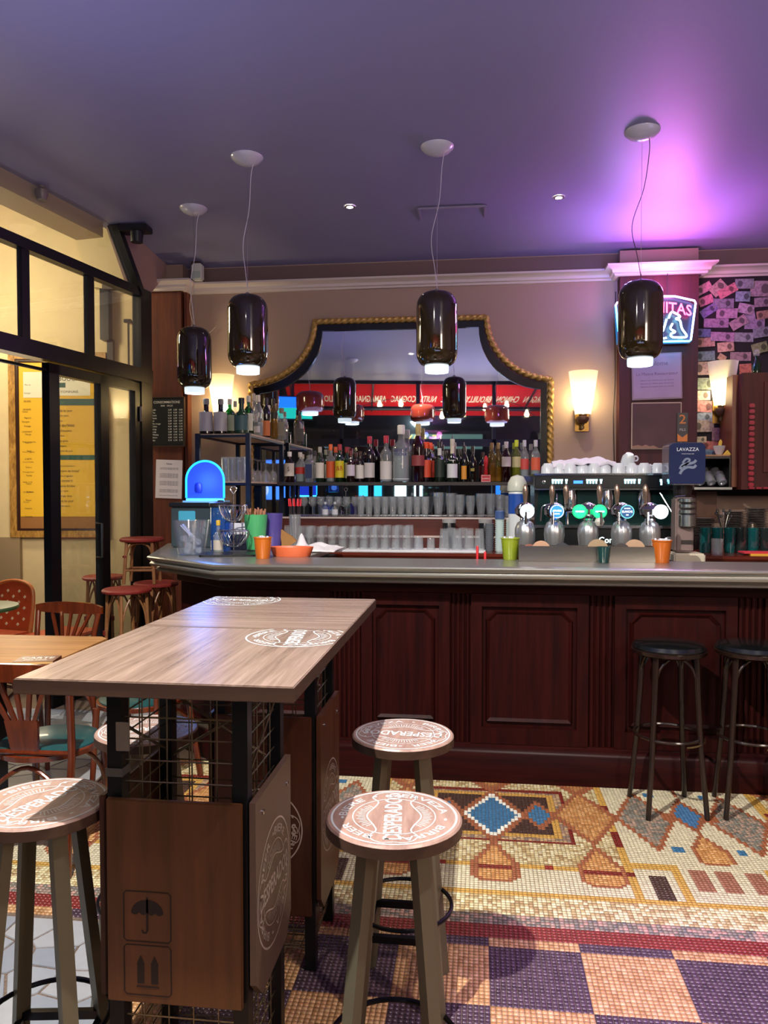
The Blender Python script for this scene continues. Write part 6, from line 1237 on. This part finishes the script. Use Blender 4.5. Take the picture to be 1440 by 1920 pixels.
# upright beer tap lens above the grinder
t = thing('beer_badge_sign', 'narrow upright black and orange sign above the grinder', 'sign', (at(1286, 803, 6.2).x, YP-.02, 1.885)); M().box(-.042, .042, -.01, .015, -.01, .22, .004).build('panel', P('1c1c22', .4, name='black_sign'), t, smooth=False)
m = M(); m.prism([(-.038, -.006), (.038, -.006), (.038, .055), (0, .025), (-.038, .055)], lambda u, v, d: (u, d, v), -.012, -.0102); put(m, text2d('2', .10, .008, 1.1), lambda u, v: (u, -.0112, v+.165)); m.build('orange_print', P('c87830', .5, name='orange_print'), t, smooth=False)
m = M(); put(m, text2d('PILS', .028, .003), lambda u, v: (u, -.0125, v+.085)); m.build('pale_print', P('b0a8a8', .5, name='pale_print'), t, smooth=False)

# ================================================================ STREET SIDE, SEEN IN THE MIRROR AND THROUGH THE GLASS
red_c = bpy.data.materials.new('red_awning_cloth'); red_c.use_nodes = True; N = red_c.node_tree.nodes; L = red_c.node_tree.links; N.remove(N['Principled BSDF'])
a = N.new('ShaderNodeBsdfTranslucent'); a.inputs[0].default_value = lin('e02a26'); b = N.new('ShaderNodeBsdfDiffuse'); b.inputs[0].default_value = lin('d4221f'); mx = N.new('ShaderNodeMixShader'); mx.inputs[0].default_value = .5; L.new(a.outputs[0], mx.inputs[1]); L.new(b.outputs[0], mx.inputs[2]); L.new(mx.outputs[0], N['Material Output'].inputs[0])
t = thing('street_awning', 'red street awning with white wine names, reflected in the mirror', 'awning', (0, 0, 0))
def aw(s, q, d=0): return fl(s, 3.60-q*.42, .15+q*1.45+d)          # q: 0 at the wall, 1 at the front bar
M().prism([(.4, 0), (6.9, 0), (6.9, 1), (.4, 1)], lambda u, v, d: aw(u, v)+Vector((0, 0, d)), -.004, .004).build('awning_cloth', red_c, t, smooth=False)
M().prism([(.4, 0), (6.9, 0), (6.9, .12), (.4, .12)], lambda u, v, d: fl(u, 3.18-v, 1.60+d), -.004, .004).build('valance', red_c, t, smooth=False)
m = M(); put(m, text2d('SANCERRE   MORGON   CHINON   BROUILLY   MEDOC   NUITS   COGNAC   ARMAGNAC   ST EMILION', .115, .004), lambda u, v: aw(3.7-u, .62-v*2.6)-Vector((0, 0, .012)))
m.build('white_lettering', P('efe6da', .6, name='awning_letters'), t, smooth=False)
for s in (.5, 2.1, 3.7, 5.3, 6.8): M().beam(aw(s, 0)-Vector((0, 0, .03)), aw(s, 1)-Vector((0, 0, .03)), .03).build('folding_arm', black_met, t, smooth=False)
M().beam(aw(.4, 1), aw(6.9, 1), .05).build('front_bar', black_met, t, smooth=False)
light('terrace_lamp_light', 'AREA', tuple(fl(3.6, 2.35, .9)), (1, .80, .62), 60, 3.0, tuple(fl(3.6, 3.4, .9)), size_y=.5)
tv = thing('television', 'small lit television high in the street corner, seen in the mirror', 'television', (-3.25, -.55, 2.95), radians(-20)); M().box(-.36, .36, -.04, .0, -.21, .21, .008).build('housing', black_met, tv, smooth=False)
M().box(-.34, .34, 0, .004, -.19, .0).build('lower_picture', E_('10a898', 1.6, 'green_picture'), tv, smooth=False); M().box(-.34, .34, 0, .004, 0, .19).build('upper_picture', E_('1464ff', 2.2, 'blue_picture'), tv, smooth=False)
M().beam((0, -.02, .2), (0, -.02, .62), .04).build('ceiling_mount', black_met, tv, smooth=False)
# string of bulbs
t = thing('string_lights', 'string of lit bulbs under the awning, reflected in the mirror', 'string lights', (0, 0, 0))
pts = spline([fl(.3, 3.30, .35), fl(1.4, 3.05, .6), fl(2.5, 3.25, .35), fl(3.6, 3.02, .6), fl(4.7, 3.22, .35), fl(5.8, 2.75, .6), fl(6.9, 3.1, .35)], 8); M().tube(pts, .006, 6).build('cord', black_met, t)
for k in range(2, len(pts)-1, 3): M().lathe([(0, -.13), (.03, -.12), (.042, -.085), (.024, -.04), (.014, 0)], tuple(pts[k]), 14).build('bulb', E_('ffe6b0', 60, 'filament_bulb'), t)
# second red awning on the terrace side, glimpsed top left
t = thing('side_awning', 'red awning corner outside at the top left', 'awning', (0, 0, 0)); M().prism([(-3.85, 3.75), (-3.47, 4.42), (-3.47, 4.52), (-4.6, 4.52), (-4.6, 3.4)], lambda u, v, d: ext(u, v, d), .25, .30).build('awning_cloth', red_c, t, smooth=False)
# house fronts across the street
ho = thing('house_across', 'dark shop front across the street, reflected in the mirror', 'building', (0, 0, 0)); M().prism([(-6, -.1), (10, -.1), (10, 7), (-6, 7)], lambda u, v, d: fl(u, v, 9+d), 0, .3).build('facade', P('1c2426', .8, name='dark_facade'), ho, smooth=False)
for i, (s, z0, z1, wd, h, q) in enumerate(((1.9, 1.2, 2.3, .7, '3ac8ff', 2.5), (3.0, 1.0, 2.3, .35, 'd8f4ff', 5), (3.6, 1.0, 2.3, .25, 'd8f4ff', 5), (6.0, 1.2, 2.4, .8, '2a7cff', 2.5), (-1, 1.2, 2.4, .8, '3a7cff', 2.5), (3.5, 2.75, 3.2, 2.2, '8ab8b0', .5))):
    M().prism([(s, z0), (s+wd, z0), (s+wd, z1), (s, z1)], lambda u, v, d: fl(u, v, 8.97+d), 0, .05).build('lit_window', E_(h, q, 'shop_light'), ho, smooth=False)
M().lathe([(0, -.12), (.12, 0), (0, .12)], tuple(fl(3.6, 3.55, 8.8)), 14).build('street_lamp_head', E_('e8f6ff', 60, 'street_lamp'), ho)
m = M(); put(m, text2d('LE  MAY', .30, .02), lambda u, v: fl(3.9-u, v+3.05, 8.95)); m.build('sign_lettering', E_('ffe08a', 2.0, 'sign_letters'), ho, smooth=False)
